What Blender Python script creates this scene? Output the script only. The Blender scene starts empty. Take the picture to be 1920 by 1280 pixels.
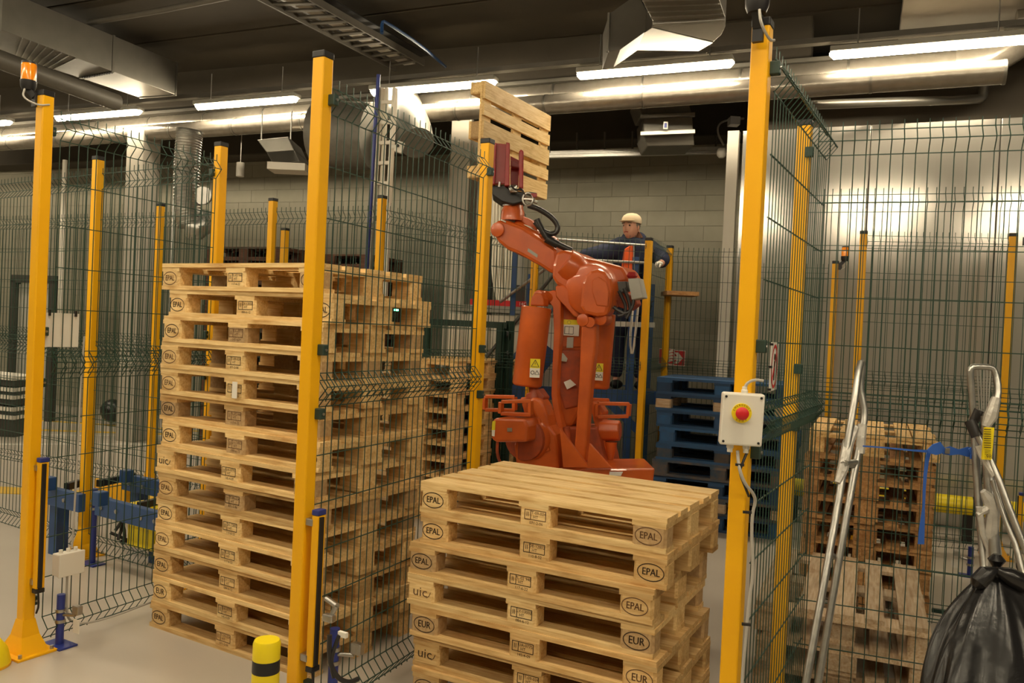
import bpy, math, random
from mathutils import Vector, Matrix
R = math.radians
random.seed(7)
SC = bpy.context.scene
COL = SC.collection

# ------------------------------------------------------------------ camera
YAW, PITCH, ROLL, FPX, EYE = R(29.537), R(-.811), R(2.641), 1547.0, 1.737
_f = Vector((-math.sin(YAW)*math.cos(PITCH), math.cos(YAW)*math.cos(PITCH), math.sin(PITCH)))
_r = Vector((math.cos(YAW), math.sin(YAW), 0)); _u = _r.cross(_f)
CR = _r*math.cos(ROLL)+_u*math.sin(ROLL); CU = -_r*math.sin(ROLL)+_u*math.cos(ROLL)
cam = bpy.data.objects.new('camera', bpy.data.cameras.new('camera')); COL.objects.link(cam)
cam.matrix_world = Matrix(((CR.x, CU.x, -_f.x, 0), (CR.y, CU.y, -_f.y, 0), (CR.z, CU.z, -_f.z, EYE), (0, 0, 0, 1)))
cam.data.sensor_width = 36; cam.data.lens = FPX/1920*36; cam.data.clip_end = 100
SC.camera = cam
def at(px, py, d):            # survey helper: a point of the hall at a known distance
    return Vector((0, 0, EYE)) + (_f + CR*((px-960)/FPX) + CU*((640-py)/FPX))*d
FWD = Vector((-math.sin(YAW), math.cos(YAW), 0)); RGT = _r.copy(); UP = Vector((0, 0, 1))

# ------------------------------------------------------------------ light
SC.view_settings.view_transform = 'Standard'; SC.view_settings.look = 'None'
SC.view_settings.gamma = 1; SC.view_settings.use_curve_mapping = False
SC.view_settings.exposure = 1.0
LAMP_STRENGTH = 39
w = bpy.data.worlds.new('hall_air'); SC.world = w; w.use_nodes = True
w.node_tree.nodes['Background'].inputs[0].default_value = (1, .88, .72, 1)
w.node_tree.nodes['Background'].inputs[1].default_value = .05

# ------------------------------------------------------------------ materials
def mat(name, col, rough=.5, metal=0, noise=None, bump=0, vary=0, emit=None, coat=0, spec=.5, scale_vec=None, alpha=1, trans=0):
    m = bpy.data.materials.new(name); m.use_nodes = True
    nt = m.node_tree; b = nt.nodes['Principled BSDF']
    b.inputs['Base Color'].default_value = (*col, 1); b.inputs['Roughness'].default_value = rough
    b.inputs['Metallic'].default_value = metal; b.inputs['Coat Weight'].default_value = coat
    b.inputs['Specular IOR Level'].default_value = spec
    if trans: b.inputs['Transmission Weight'].default_value = trans
    if alpha < 1: b.inputs['Alpha'].default_value = alpha
    out = None
    if noise:
        sc, c2, amt = noise
        tc = nt.nodes.new('ShaderNodeTexCoord'); mp = nt.nodes.new('ShaderNodeMapping')
        if scale_vec: mp.inputs['Scale'].default_value = scale_vec
        nt.links.new(tc.outputs['Object'], mp.inputs['Vector'])
        n = nt.nodes.new('ShaderNodeTexNoise'); n.inputs['Scale'].default_value = sc; n.inputs['Detail'].default_value = 6
        nt.links.new(mp.outputs[0], n.inputs['Vector'])
        rp = nt.nodes.new('ShaderNodeValToRGB'); rp.color_ramp.elements[0].position = .5-amt; rp.color_ramp.elements[1].position = .5+amt
        rp.color_ramp.elements[0].color = (*col, 1); rp.color_ramp.elements[1].color = (*c2, 1)
        nt.links.new(n.outputs['Fac'], rp.inputs[0]); out = rp.outputs[0]
        if vary:
            oi = nt.nodes.new('ShaderNodeObjectInfo'); ad = nt.nodes.new('ShaderNodeVectorMath'); ad.operation = 'ADD'
            nt.links.new(tc.outputs['Object'], ad.inputs[0]); mu = nt.nodes.new('ShaderNodeMath'); mu.operation = 'MULTIPLY'; mu.inputs[1].default_value = 37
            nt.links.new(oi.outputs['Random'], mu.inputs[0]); nt.links.new(mu.outputs[0], ad.inputs[1]); nt.links.new(ad.outputs[0], mp.inputs['Vector'])
            hs = nt.nodes.new('ShaderNodeHueSaturation'); mr = nt.nodes.new('ShaderNodeMapRange')
            mr.inputs['To Min'].default_value = 1-vary; mr.inputs['To Max'].default_value = 1+vary*.7
            nt.links.new(oi.outputs['Random'], mr.inputs['Value']); nt.links.new(mr.outputs[0], hs.inputs['Value'])
            nt.links.new(out, hs.inputs['Color']); out = hs.outputs[0]
        nt.links.new(out, b.inputs['Base Color'])
        if bump:
            bp = nt.nodes.new('ShaderNodeBump'); bp.inputs['Strength'].default_value = bump; bp.inputs['Distance'].default_value = .01
            nt.links.new(n.outputs['Fac'], bp.inputs['Height']); nt.links.new(bp.outputs[0], b.inputs['Normal'])
    if emit:
        b.inputs['Emission Color'].default_value = (*emit[0], 1); b.inputs['Emission Strength'].default_value = emit[1]
    return m
M = {}
M['yellow'] = mat('yellow_paint', (.90, .47, .002), .42, noise=(3, (.84, .41, .002), .3), spec=.4)
M['yellow_bright'] = mat('bright_yellow', (.87, .68, .01), .4)
M['green_wire'] = mat('green_coated_wire', (.016, .05, .036), .38)
M['clamp'] = mat('dark_green_plastic', (.02, .045, .035), .5)
M['black'] = mat('black_plastic', (.012, .011, .012), .45)
M['rubber'] = mat('black_rubber', (.02, .018, .018), .38)
M['dkgreen'] = mat('dark_green_steel', (.008, .03, .02), .45)
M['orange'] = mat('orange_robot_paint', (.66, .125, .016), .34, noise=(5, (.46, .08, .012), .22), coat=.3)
M['orange_dark'] = mat('dark_orange_paint', (.45, .07, .014), .5, noise=(14, (.25, .05, .02), .2))  # darker mottled orange for inner and lower robot parts
M['red'] = mat('red_paint', (.33, .01, .012), .4, noise=(12, (.25, .01, .01), .3))
M['red_sign'] = mat('red_print', (.6, .01, .015), .45)
M['white'] = mat('white_plastic', (.72, .69, .62), .45)
M['white_paint'] = mat('white_paint', (.74, .70, .62), .5)
M['sticker'] = mat('white_sticker', (.78, .75, .68), .55)
M['sticker_y'] = mat('yellow_sticker', (.8, .66, .02), .55)
M['ink'] = mat('branding_ink', (.035, .018, .008), .9)
M['ink_faint'] = mat('faded_branding_ink', (.14, .07, .03), .9)
M['steel'] = mat('galvanised_steel', (.52, .51, .48), .36, 1, noise=(25, (.40, .39, .37), .3))
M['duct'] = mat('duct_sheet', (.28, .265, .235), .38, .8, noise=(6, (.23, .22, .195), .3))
M['duct_dark'] = mat('dark_duct_sheet', (.09, .082, .068), .55, noise=(4, (.13, .12, .10), .3))
M['foil'] = mat('foil_insulation', (.36, .325, .275), .27, .55, noise=(11, (.27, .24, .20), .3), bump=.5)
M['duct_old'] = mat('dusty_zinc_duct', (.20, .19, .165), .55, .3, noise=(14, (.15, .14, .12), .25), bump=.2)
M['alu'] = mat('worn_aluminium', (.56, .55, .52), .33, .9, noise=(22, (.40, .40, .38), .25), bump=.15)
M['film'] = mat('clear_film', (.62, .60, .55), .2, .2, noise=(30, (.48, .46, .42), .2), bump=.8)
M['blue'] = mat('blue_steel_paint', (.022, .08, .24), .42, noise=(8, (.016, .055, .17), .3))
M['blue_post'] = mat('blue_enamel', (.02, .035, .22), .4)
M['blue_strap'] = mat('blue_webbing', (.03, .12, .50), .7)
M['blue_wood'] = mat('blue_painted_wood', (.012, .075, .19), .7, noise=(9, (.02, .05, .12), .25), vary=.45, bump=.3)
M['blue_wood_old'] = mat('worn_blue_wood', (.03, .06, .10), .8, noise=(8, (.12, .09, .07), .12), vary=.4, bump=.3)
def wood(name, a, b, v):
    m = mat(name, a, .62, noise=(7, b, .22), vary=v, bump=.3, scale_vec=(1, 6, 6), spec=.25)
    nt = m.node_tree; bs = nt.nodes['Principled BSDF']; src = bs.inputs['Base Color'].links[0].from_socket
    mp0 = [n for n in nt.nodes if n.type == 'MAPPING'][0]; tc_in = mp0.inputs['Vector'].links[0].from_socket
    mp = nt.nodes.new('ShaderNodeMapping'); mp.inputs['Scale'].default_value = (2.2, 34, 34); nt.links.new(tc_in, mp.inputs['Vector'])
    n = nt.nodes.new('ShaderNodeTexNoise'); n.inputs['Scale'].default_value = 3; n.inputs['Detail'].default_value = 5; nt.links.new(mp.outputs[0], n.inputs['Vector'])
    rp = nt.nodes.new('ShaderNodeValToRGB'); rp.color_ramp.elements[0].position = .30; rp.color_ramp.elements[1].position = .58
    rp.color_ramp.elements[0].color = (.80, .70, .58, 1); rp.color_ramp.elements[1].color = (1, 1, 1, 1); nt.links.new(n.outputs['Fac'], rp.inputs[0])
    mp2 = nt.nodes.new('ShaderNodeMapping'); mp2.inputs['Scale'].default_value = (1.4, 3, 3); nt.links.new(tc_in, mp2.inputs['Vector'])
    n2 = nt.nodes.new('ShaderNodeTexNoise'); n2.inputs['Scale'].default_value = 3.2; n2.inputs['Detail'].default_value = 7; nt.links.new(mp2.outputs[0], n2.inputs['Vector'])
    r2_ = nt.nodes.new('ShaderNodeValToRGB'); r2_.color_ramp.elements[0].position = .27; r2_.color_ramp.elements[1].position = .46
    r2_.color_ramp.elements[0].color = (.72, .60, .48, 1); r2_.color_ramp.elements[1].color = (1, 1, 1, 1); nt.links.new(n2.outputs['Fac'], r2_.inputs[0])
    for a_ in (rp, r2_):
        mx = nt.nodes.new('ShaderNodeMix'); mx.data_type = 'RGBA'; mx.blend_type = 'MULTIPLY'; mx.inputs['Factor'].default_value = 1
        nt.links.new(src, mx.inputs[6]); nt.links.new(a_.outputs[0], mx.inputs[7]); src = mx.outputs[2]
    nt.links.new(src, bs.inputs['Base Color'])
    return m
M['wood'] = wood('fresh_pine', (.88, .66, .33), (.78, .55, .25), .13)
M['wood2'] = wood('used_pine', (.78, .55, .26), (.62, .41, .17), .19)
M['wood3'] = wood('brown_pine', (.52, .30, .12), (.36, .19, .08), .26)
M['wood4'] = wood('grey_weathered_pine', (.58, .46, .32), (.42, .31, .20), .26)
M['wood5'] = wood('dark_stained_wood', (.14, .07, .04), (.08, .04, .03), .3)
M['chip'] = mat('pressed_chip_block', (.56, .38, .19), .8, noise=(60, (.40, .25, .11), .25), vary=.2, bump=.4)
M['floor'] = mat('polished_concrete', (.50, .45, .385), .34, noise=(1.3, (.41, .365, .31), .35), spec=.4)
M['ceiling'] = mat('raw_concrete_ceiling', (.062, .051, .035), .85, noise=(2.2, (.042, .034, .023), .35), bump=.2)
M['slab_lit'] = mat('pale_lit_concrete', (.42, .39, .33), .8, noise=(5, (.37, .34, .29), .3))
M['block'] = mat('grey_block', (.34, .32, .255), .9, noise=(7, (.295, .28, .22), .35), vary=.07, bump=.2)
M['mortar'] = mat('mortar', (.24, .225, .175), .95)
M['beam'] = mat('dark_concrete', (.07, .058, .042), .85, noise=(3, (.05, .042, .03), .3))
M['panel'] = mat('glossy_white_panel', (.52, .50, .46), .14, .45, spec=.7)
M['column'] = mat('pale_concrete_column', (.43, .40, .34), .7, noise=(5, (.38, .35, .30), .3))
M['grey'] = mat('grey_enamel', (.36, .35, .31), .4)
M['dkgrey'] = mat('dark_grey_metal', (.06, .055, .05), .45, .3)
M['navy'] = mat('navy_cloth', (.010, .016, .045), .85, noise=(20, (.016, .022, .06), .3))
M['hivis'] = mat('orange_hi_vis_cloth', (.90, .13, .02), .7)
M['skin'] = mat('skin', (.62, .33, .22), .5, noise=(12, (.55, .27, .18), .3))
M['cap'] = mat('beige_cloth', (.62, .50, .34), .8)
M['glove'] = mat('white_glove', (.72, .69, .62), .8)
M['hair'] = mat('grey_hair', (.18, .15, .12), .8)
M['eye'] = mat('dark_eye', (.02, .015, .012), .3)
M['amber'] = mat('amber_lens', (.95, .30, .01), .15, coat=.5)
M['bag'] = mat('black_bin_liner', (.010, .010, .011), .27, noise=(9, (.015, .014, .014), .3), bump=.6)
M['cable'] = mat('grey_cable', (.42, .40, .36), .5)
M['cable_w'] = mat('white_cable', (.70, .66, .56), .5)
M['lineY'] = mat('yellow_floor_paint', (.72, .46, .03), .5)
M['lineW'] = mat('white_floor_paint', (.62, .60, .54), .5)
M['tube'] = mat('lit_lamp_cover', (1, .95, .85), .4, emit=((1, .85, .60), LAMP_STRENGTH))
M['green_led'] = mat('green_led', (.1, 1, .5), .4, emit=((.1, 1, .45), 6))
M['red_led'] = mat('red_led', (1, .1, .1), .4, emit=((1, .05, .05), 3))

# ------------------------------------------------------------------ geometry helpers
def wmat(o):
    m = o.matrix_basis.copy()
    if o.parent: m = wmat(o.parent) @ o.matrix_parent_inverse @ m
    return m
def tag(o, label=None, cat=None, group=None, kind=None):
    if label: o['label'] = label
    if cat: o['category'] = cat
    if group: o['group'] = group
    if kind: o['kind'] = kind
    return o
def thing(name, label, cat, loc=(0, 0, 0), rz=0, group=None):
    o = bpy.data.objects.new(name, None); COL.objects.link(o); o.empty_display_size = .1
    o.location = loc; o.rotation_euler = (0, 0, rz)
    return tag(o, label, cat, group)
class MB:
    def __init__(s): s.v = []; s.f = []
    def add(s, vs, fs):
        n = len(s.v); s.v += [tuple(x) for x in vs]; s.f += [tuple(i+n for i in f) for f in fs]; return s
    def box(s, c, d, ax=None):
        c = Vector(c); X, Y, Z = ax if ax else (Vector((1, 0, 0)), Vector((0, 1, 0)), UP)
        h = [a*.5 for a in d]
        vs = [c+X*(sx*h[0])+Y*(sy*h[1])+Z*(sz*h[2]) for sz in (-1, 1) for sx, sy in ((-1, -1), (1, -1), (1, 1), (-1, 1))]
        return s.add(vs, [(3, 2, 1, 0), (4, 5, 6, 7), (0, 1, 5, 4), (1, 2, 6, 5), (2, 3, 7, 6), (3, 0, 4, 7)])
    def bar(s, a, b, w, h=None, up=UP):       # box beam between two points, w across, h along up
        a = Vector(a); b = Vector(b); h = h or w; Y = (b-a); L = Y.length; Y.normalize()
        if abs(Y.dot(up)) > .99: up = Vector((1, 0, 0))
        X = Y.cross(up).normalized(); Z = X.cross(Y)
        return s.box((a+b)/2, (w, L, h), (X, Y, Z))
    def cyl(s, a, b, r, r2=None, n=16):
        a = Vector(a); b = Vector(b); r2 = r if r2 is None else r2; d = (b-a).normalized()
        X = d.orthogonal().normalized(); Y = d.cross(X)
        vs = [p+X*(q*math.cos(2*math.pi*i/n))+Y*(q*math.sin(2*math.pi*i/n)) for p, q in ((a, r), (b, r2)) for i in range(n)]
        fs = [(i, (i+1) % n, n+(i+1) % n, n+i) for i in range(n)] + [tuple(range(n))[::-1], tuple(range(n, 2*n))]
        return s.add(vs, fs)
    def lathe(s, base, prof, axis=UP, n=20):
        base = Vector(base); axis = Vector(axis).normalized(); X = axis.orthogonal().normalized(); Y = axis.cross(X)
        vs = [base+axis*z+X*(q*math.cos(2*math.pi*i/n))+Y*(q*math.sin(2*math.pi*i/n)) for q, z in prof for i in range(n)]
        fs = [(k*n+i, k*n+(i+1) % n, (k+1)*n+(i+1) % n, (k+1)*n+i) for k in range(len(prof)-1) for i in range(n)]
        fs += [tuple(range(n))[::-1], tuple(range((len(prof)-1)*n, len(prof)*n))]
        return s.add(vs, fs)
    def tube(s, pts, r, n=8, smooth=0):
        pts = [Vector(p) for p in pts]
        rs = list(r) if isinstance(r, list) else [r]*len(pts)
        for _ in range(smooth):
            q = [pts[0]]; qr = [rs[0]]
            for a, b, ra, rb_ in zip(pts, pts[1:], rs, rs[1:]): q += [a.lerp(b, .25), a.lerp(b, .75)]; qr += [ra*.75+rb_*.25, ra*.25+rb_*.75]
            pts = q+[pts[-1]]; rs = qr+[rs[-1]]
        t = (pts[1]-pts[0]).normalized(); X = t.orthogonal().normalized(); vs = []
        for i, p in enumerate(pts):
            t = ((pts[min(i+1, len(pts)-1)]-p).normalized()+(p-pts[max(i-1, 0)]).normalized())
            if t.length < 1e-6: t = pts[1]-pts[0]
            t.normalize(); X = (X-t*X.dot(t)).normalized(); Y = t.cross(X)
            vs += [p+X*(rs[i]*math.cos(2*math.pi*k/n))+Y*(rs[i]*math.sin(2*math.pi*k/n)) for k in range(n)]
        m = len(pts)
        fs = [(j*n+k, j*n+(k+1) % n, (j+1)*n+(k+1) % n, (j+1)*n+k) for j in range(m-1) for k in range(n)]
        fs += [tuple(range(n))[::-1], tuple(range((m-1)*n, m*n))]
        return s.add(vs, fs)
    def prism(s, pts, ext):
        pts = [Vector(p) for p in pts]; ext = Vector(ext); n = len(pts)
        vs = pts+[p+ext for p in pts]
        return s.add(vs, [tuple(range(n))[::-1], tuple(range(n, 2*n))]+[(i, (i+1) % n, n+(i+1) % n, n+i) for i in range(n)])
    def ball(s, c, r, n=12, m=8, sq=(1, 1, 1)):
        c = Vector(c); vs = [c+Vector((0, 0, -r*sq[2]))]
        for j in range(1, m):
            a = math.pi*j/m-math.pi/2
            vs += [c+Vector((r*sq[0]*math.cos(a)*math.cos(2*math.pi*i/n), r*sq[1]*math.cos(a)*math.sin(2*math.pi*i/n), r*sq[2]*math.sin(a))) for i in range(n)]
        vs.append(c+Vector((0, 0, r*sq[2])))
        fs = [(0, 1+(i+1) % n, 1+i) for i in range(n)]
        fs += [(1+j*n+i, 1+j*n+(i+1) % n, 1+(j+1)*n+(i+1) % n, 1+(j+1)*n+i) for j in range(m-2) for i in range(n)]
        fs += [(1+(m-2)*n+i, 1+(m-2)*n+(i+1) % n, len(vs)-1) for i in range(n)]
        return s.add(vs, fs)
    def mesh(s, name):
        me = bpy.data.meshes.new(name); me.from_pydata(s.v, [], s.f); me.update(); return me
    def build(s, name, m, parent=None, smooth=False, bevel=0, label=None):   # world coordinates
        c = Vector((0, 0, 0))
        for v in s.v: c += Vector(v)
        c /= len(s.v); s.v = [tuple(Vector(v)-c) for v in s.v]
        me = s.mesh(name); me.materials.append(M[m] if isinstance(m, str) else m)
        import bmesh
        bm = bmesh.new(); bm.from_mesh(me); bmesh.ops.recalc_face_normals(bm, faces=bm.faces); bm.to_mesh(me); bm.free()
        o = bpy.data.objects.new(name, me); COL.objects.link(o); o.location = c
        if smooth:
            for p in me.polygons: p.use_smooth = True
            e = o.modifiers.new('e', 'EDGE_SPLIT'); e.split_angle = R(38)
        if bevel:
            b = o.modifiers.new('b', 'BEVEL'); b.width = bevel; b.segments = 2; b.limit_method = 'ANGLE'; b.angle_limit = R(35)
            if smooth: o.modifiers.move(1, 0)
        if parent:
            o.parent = parent; o.matrix_parent_inverse = wmat(parent).inverted()
        if label: o['label'] = label
        return o
def kids(o): return [c for c in ALLKIDS.get(o.name, [])]
def tree_copy(src, children):     # children: {obj: [child,...]}
    def rec(o, par):
        c = o.copy(); COL.objects.link(c)
        if par: c.parent = par
        for k in children.get(o, []): rec(k, c)
        return c
    return rec(src, None)
TXT = {}
def text_mesh(body, size):
    k = (body, size)
    if k in TXT: return TXT[k]
    cu = bpy.data.curves.new('t', 'FONT'); cu.body = body; cu.size = size; cu.align_x = 'CENTER'; cu.align_y = 'CENTER'; cu.resolution_u = 2
    o = bpy.data.objects.new('t', cu); COL.objects.link(o)
    dg = bpy.context.evaluated_depsgraph_get(); me = bpy.data.meshes.new_from_object(o.evaluated_get(dg))
    bpy.data.objects.remove(o); TXT[k] = me; return me
def text_into(mb, body, size, org, X, Y, sx=1):
    me = text_mesh(body, size)
    mb.add([Vector(org)+X*(v.co.x*sx)+Y*v.co.y for v in me.vertices], [tuple(p.vertices) for p in me.polygons])
    return mb
def ring(mb, org, X, Y, rx, ry, wdt, n=28):
    org = Vector(org)
    vs = [org+X*((rx-k)*math.cos(2*math.pi*i/n))+Y*((ry-k)*math.sin(2*math.pi*i/n)) for k in (0, wdt) for i in range(n)]
    return mb.add(vs, [(i, (i+1) % n, n+(i+1) % n, n+i) for i in range(n)])
def struct(mb, name, m, parent=None, **k):
    o = mb.build(name, m, parent, **k)
    if not parent: o['kind'] = 'structure'
    return o
BR = R(6.5)   # the hall is turned a little against the fences
BX = Vector((math.cos(BR), math.sin(BR), 0)); BY = Vector((-math.sin(BR), math.cos(BR), 0))
def bw(o, x, y, z=0): return Vector(o)+BX*x+BY*y+UP*z

# ------------------------------------------------------------------ the hall
struct(MB().box((-5, 6, -.05), (34, 26, .1)), 'floor', 'floor')
# ceiling of precast slabs, joints along the hall
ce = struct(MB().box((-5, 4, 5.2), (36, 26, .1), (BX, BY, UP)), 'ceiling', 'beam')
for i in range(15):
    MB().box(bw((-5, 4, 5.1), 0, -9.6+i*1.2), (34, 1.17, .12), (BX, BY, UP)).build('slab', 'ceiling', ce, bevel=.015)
# back wall of grey blocks
WB0 = Vector((-4.68, 10.35, 0))
WX = Vector((math.cos(R(8.2)), math.sin(R(8.2)), 0)); WY = Vector((-WX.y, WX.x, 0))
wb = struct(MB().box(WB0+WX*-3.5+WY*.105+UP*2.5, (19, .2, 5.2), (WX, WY, UP)), 'wall_back', 'mortar')
bmesh_block = MB().box((0, 0, 0), (.495, .05, .195)).mesh('block'); bmesh_block.materials.append(M['block'])
rest = MB(); nb = 0
cells = []
for row in range(22):
    for k in range(-25, 13):
        x = k*.5+(.25 if row % 2 else 0); cells.append((abs(x-1.0)*.6+abs(row-13)*.2*.9, x, row))
cells.sort()
for n_, (_, x, row) in enumerate(cells):
    p = WB0+WX*x+WY*.02+UP*(row*.2+.1)
    if n_ < 298:
        b = bpy.data.objects.new('block', bmesh_block); COL.objects.link(b); b.location = p; b.rotation_euler = (0, 0, R(8.2))
        b.parent = wb; b.matrix_parent_inverse = wmat(wb).inverted()
    else: rest.box(p, (.495, .05, .195), (WX, WY, UP))
tag(rest.build('block', 'block', wb), kind='stuff')
struct(MB().box(WB0+WX*-3.5+WY*-.25+UP*4.68, (19, .5, .85), (WX, WY, UP)), 'trim_1', 'beam', bevel=.02)  # beam coloured dark for the shadow above the back wall
struct(MB().box(WB0+WX*-5.7+WY*-1.9+UP*4.82, (17, .35, .5), (WX, WY, UP)), 'trim_2', 'ceiling', bevel=.02)
# side and rear walls outside the frame
struct(MB().box(bw((-17.5, 4, 2.5), 0, 0), (.2, 26, 5.4), (BX, BY, UP)), 'wall_left', 'block')
struct(MB().box((0, -6.6, 2.5), (34, .2, 5.4), (BX, BY, UP)), 'wall_front', 'block')
# glossy panel wall on the right
PW = Vector((-2.18, 8.95, 0))
wr = struct(MB().box(bw(PW, 4.1, .12, 2.0), (8.2, .06, 4.0), (BX, BY, UP)), 'wall_right', 'grey')
for i in range(7):
    MB().box(bw(PW, .55+i*1.15, .05, 2.0), (1.143, .08, 3.98), (BX, BY, UP)).build('panel', 'panel', wr, bevel=.006)
struct(MB().box(bw(PW, -.12, .9, 2.0), (.06, 1.7, 4.0), (BX, BY, UP)), 'trim_3', 'panel')
_q = at(1364, 500, 9.0); struct(MB().box((_q.x, _q.y, 2.0), (.12, .10, 4.0), (BX, BY, UP)), 'trim_4', 'white_paint')
struct(MB().box(bw(PW, -.02, -.02, 2.0), (.06, .10, 4.0), (BX, BY, UP)), 'trim_5', 'panel')
struct(MB().box((-.35, 9.2, 4.9), (1.02, 6.6, .16), (BX, BY, UP)), 'trim_6', 'slab_lit')  # pale slab; the ceiling's lamplit patch is put into its colour
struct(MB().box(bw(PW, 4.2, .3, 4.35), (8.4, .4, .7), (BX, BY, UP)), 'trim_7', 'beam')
struct(MB().box(at(255, 540, 11.3)*1+UP*0-UP*0 if False else Vector((at(257, 600, 11.2).x, at(257, 600, 11.2).y, 2.1)), (.30, .3, 4.2), (WX, WY, UP)), 'trim_8', 'column', bevel=.01)
struct(MB().box(Vector((at(862, 500, 9.9).x, at(862, 500, 9.9).y, 2.1)), (.26, .26, 4.2), (WX, WY, UP)), 'trim_9', 'column', bevel=.01)
# floor paint
fl = bpy.data.objects['floor']
def stripe(x0, y0, x1, y1, wd, m):
    MB().bar((x0, y0, .002), (x1, y1, .002), wd, .004).build('floor_marking', m, fl)
stripe(-12.6, 6.2, -8.6, 9.0, .12, 'lineY'); stripe(-13.4, 7.2, -9.0, 8.9, .10, 'lineY')
stripe(-11.6, 6.1, -9.6, 8.3, .09, 'lineW'); stripe(-10.8, 5.7, -8.3, 8.5, .09, 'lineW'); stripe(-8.9, 3.9, -6.6, 5.2, .28, 'lineY')

# ------------------------------------------------------------------ posts
def post(x, y, h, label, foot=True, rz=0, clamps=(), s=.06, cap='black'):
    t = thing('fence_post', label, 'post', (x, y, 0), rz, 'yellow fence posts')
    c, sn = math.cos(rz), math.sin(rz); X = Vector((c, sn, 0)); Y = Vector((-sn, c, 0)); o = Vector((x, y, 0))
    MB().box(o+UP*(h/2), (s, s, h-.04), (X, Y, UP)).build('post_tube', 'yellow', t, bevel=.006)
    MB().box(o+UP*(h-.012), (s+.004, s+.004, .03), (X, Y, UP)).build('post_cap', cap, t, bevel=.005)
    MB().box(o+UP*.006, (.24, .2, .012), (X, Y, UP)).build('base_plate', 'yellow', t, bevel=.002)
    q = s/2+.001; mb = MB()
    vs = [o+X*a*k+Y*b*k2+UP*z for k, k2, z in ((.095, .07, .012), (.05, .045, .09), (q, q, .17)) for a, b in ((-1, -1), (1, -1), (1, 1), (-1, 1))]
    mb.add(vs, [(j*4+i, j*4+(i+1) % 4, j*4+4+(i+1) % 4, j*4+4+i) for j in range(2) for i in range(4)]+[(3, 2, 1, 0), (8, 9, 10, 11)])
    mb.build('foot_flare', 'yellow', t)
    for a, b in ((-1, -1), (1, -1), (1, 1), (-1, 1)):
        MB().cyl(o+X*a*.1+Y*b*.08+UP*.012, o+X*a*.1+Y*b*.08+UP*.03, .009, n=6).build('bolt', 'steel', t)
    for z, dx, dy in clamps:
        p = o+X*dx+Y*dy+UP*z
        k = MB().box(p, (.035, .03, .045), (X, Y, UP)).build('clamp', 'clamp', t, bevel=.004)
        MB().cyl(p+X*.017, p+X*.022, .006, n=8).build('bolt', 'steel', k)
    return t
H = 2.82
CZ = (.25, 1.36, 1.62, 2.63)
post(-4.125, 2.43, H, 'big yellow post with amber beacon at far left, foot flared onto the floor', clamps=[(z, .0, .04) for z in CZ])
post(-2.363, 2.516, H, 'tallest-looking yellow post in front of the tall pallet stack', clamps=[(z, .045, .02) for z in CZ])
post(-.69, 2.84, H, 'yellow post carrying the emergency stop box', clamps=[(z, .045, .015) for z in (.4, 1.36, 1.72, 2.66)])
post(-2.51, 4.04, H, 'yellow post just left of the red gripper, at the end of the mesh', clamps=[(z, .04, -.02) for z in CZ])
post(-5.46, 3.61, H, 'yellow post behind mesh, second from the left edge', clamps=[(z, -.04, 0) for z in CZ])
post(-4.18, 3.58, H, 'yellow post rising behind the left end of the tall pallet stack', clamps=[(z, -.03, -.035) for z in CZ])
post(-7.1, 5.37, H, 'far yellow post seen between the silver flexible duct and the pale column', clamps=[(z, -.04, 0) for z in CZ])
post(-5.6, 5.4, H, 'far yellow post above the tall stack, with dark pallets on both sides', clamps=[(z, -.04, 0) for z in CZ])
post(-7.0, 6.95, 2.78, 'short-looking yellow post farthest back, just right of another post', s=.07)
post(-4.46, 5.53, H, 'yellow post at the foot of the white cable ladder', clamps=[(z, -.04, 0) for z in CZ])
_p = at(1207, 660, 7.8); LP = (_p.x, _p.y); post(_p.x, _p.y, 2.66, 'yellow post standing right beside the man in the cap')
_p = at(1247, 660, 8.55); MP = (_p.x, _p.y); post(_p.x, _p.y, 2.68, 'yellow post right of the man, above the red arrow sign')
_p = at(1003, 500, 7.8); post(_p.x, _p.y, 2.66, 'yellow post half hidden behind the orange forearm')
post(-.74, 3.93, 2.75, 'yellow post seen edge-on through dense green mesh behind the stop box', clamps=[(z, .03, -.035) for z in (1.36, 1.62, 2.6)])
post(-.93, 7.80, 2.74, 'tall thin yellow post at the left of the right-hand enclosure', rz=R(6))
post(-1.26, 8.55, 2.55, 'thin yellow post with small amber beacon against the white wall', s=.055)
post(.20, 8.12, 2.74, 'yellow post with amber beacon near the right edge', rz=R(6))
post(-2.72, 4.42, 2.3, 'short blue-capped yellow post behind the end of the mesh', cap='blue_post') if False else None

def beacon(p, label, s=1.0, off=Vector((-.05, -.05, 0)), lens=True):
    t = thing('signal_beacon', label, 'beacon lamp', p)
    p = Vector(p); b = p+off*s
    MB().lathe(b+UP*.0, [(.03*s, 0), (.038*s, .02*s), (.04*s, .05*s)]).build('lamp_base', 'black', t, smooth=True)
    MB().lathe(b+UP*.05*s, [(.036*s, 0), (.037*s, .08*s), (.034*s, .09*s)]).build('lamp_lens', 'amber', t, smooth=True)
    MB().lathe(b+UP*.138*s, [(.036*s, 0), (.035*s, .01*s)]).build('lamp_cap', 'black', t, smooth=True)
    MB().bar(b+UP*.01*s, p+off*.4*s-UP*.035*s, .03*s, .03*s).box(p+off*.4*s-UP*.05*s, (.035*s, .02*s, .07*s)).build('bracket', 'black', t)
    MB().tube([b-UP*.0+FWD*-.03*s, b-UP*.05*s+FWD*-.05*s, p-UP*.09*s+RGT*.02*s+FWD*-.05*s, p-UP*.07*s+RGT*.05*s], .005*s, 6, 2).build('cable', 'cable', t, smooth=True)
beacon((-4.125-.01, 2.43-.02, 2.82), 'amber beacon lamp bracketed to the post at far left', .95, Vector((-.06, -.03, 0)))
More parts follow.
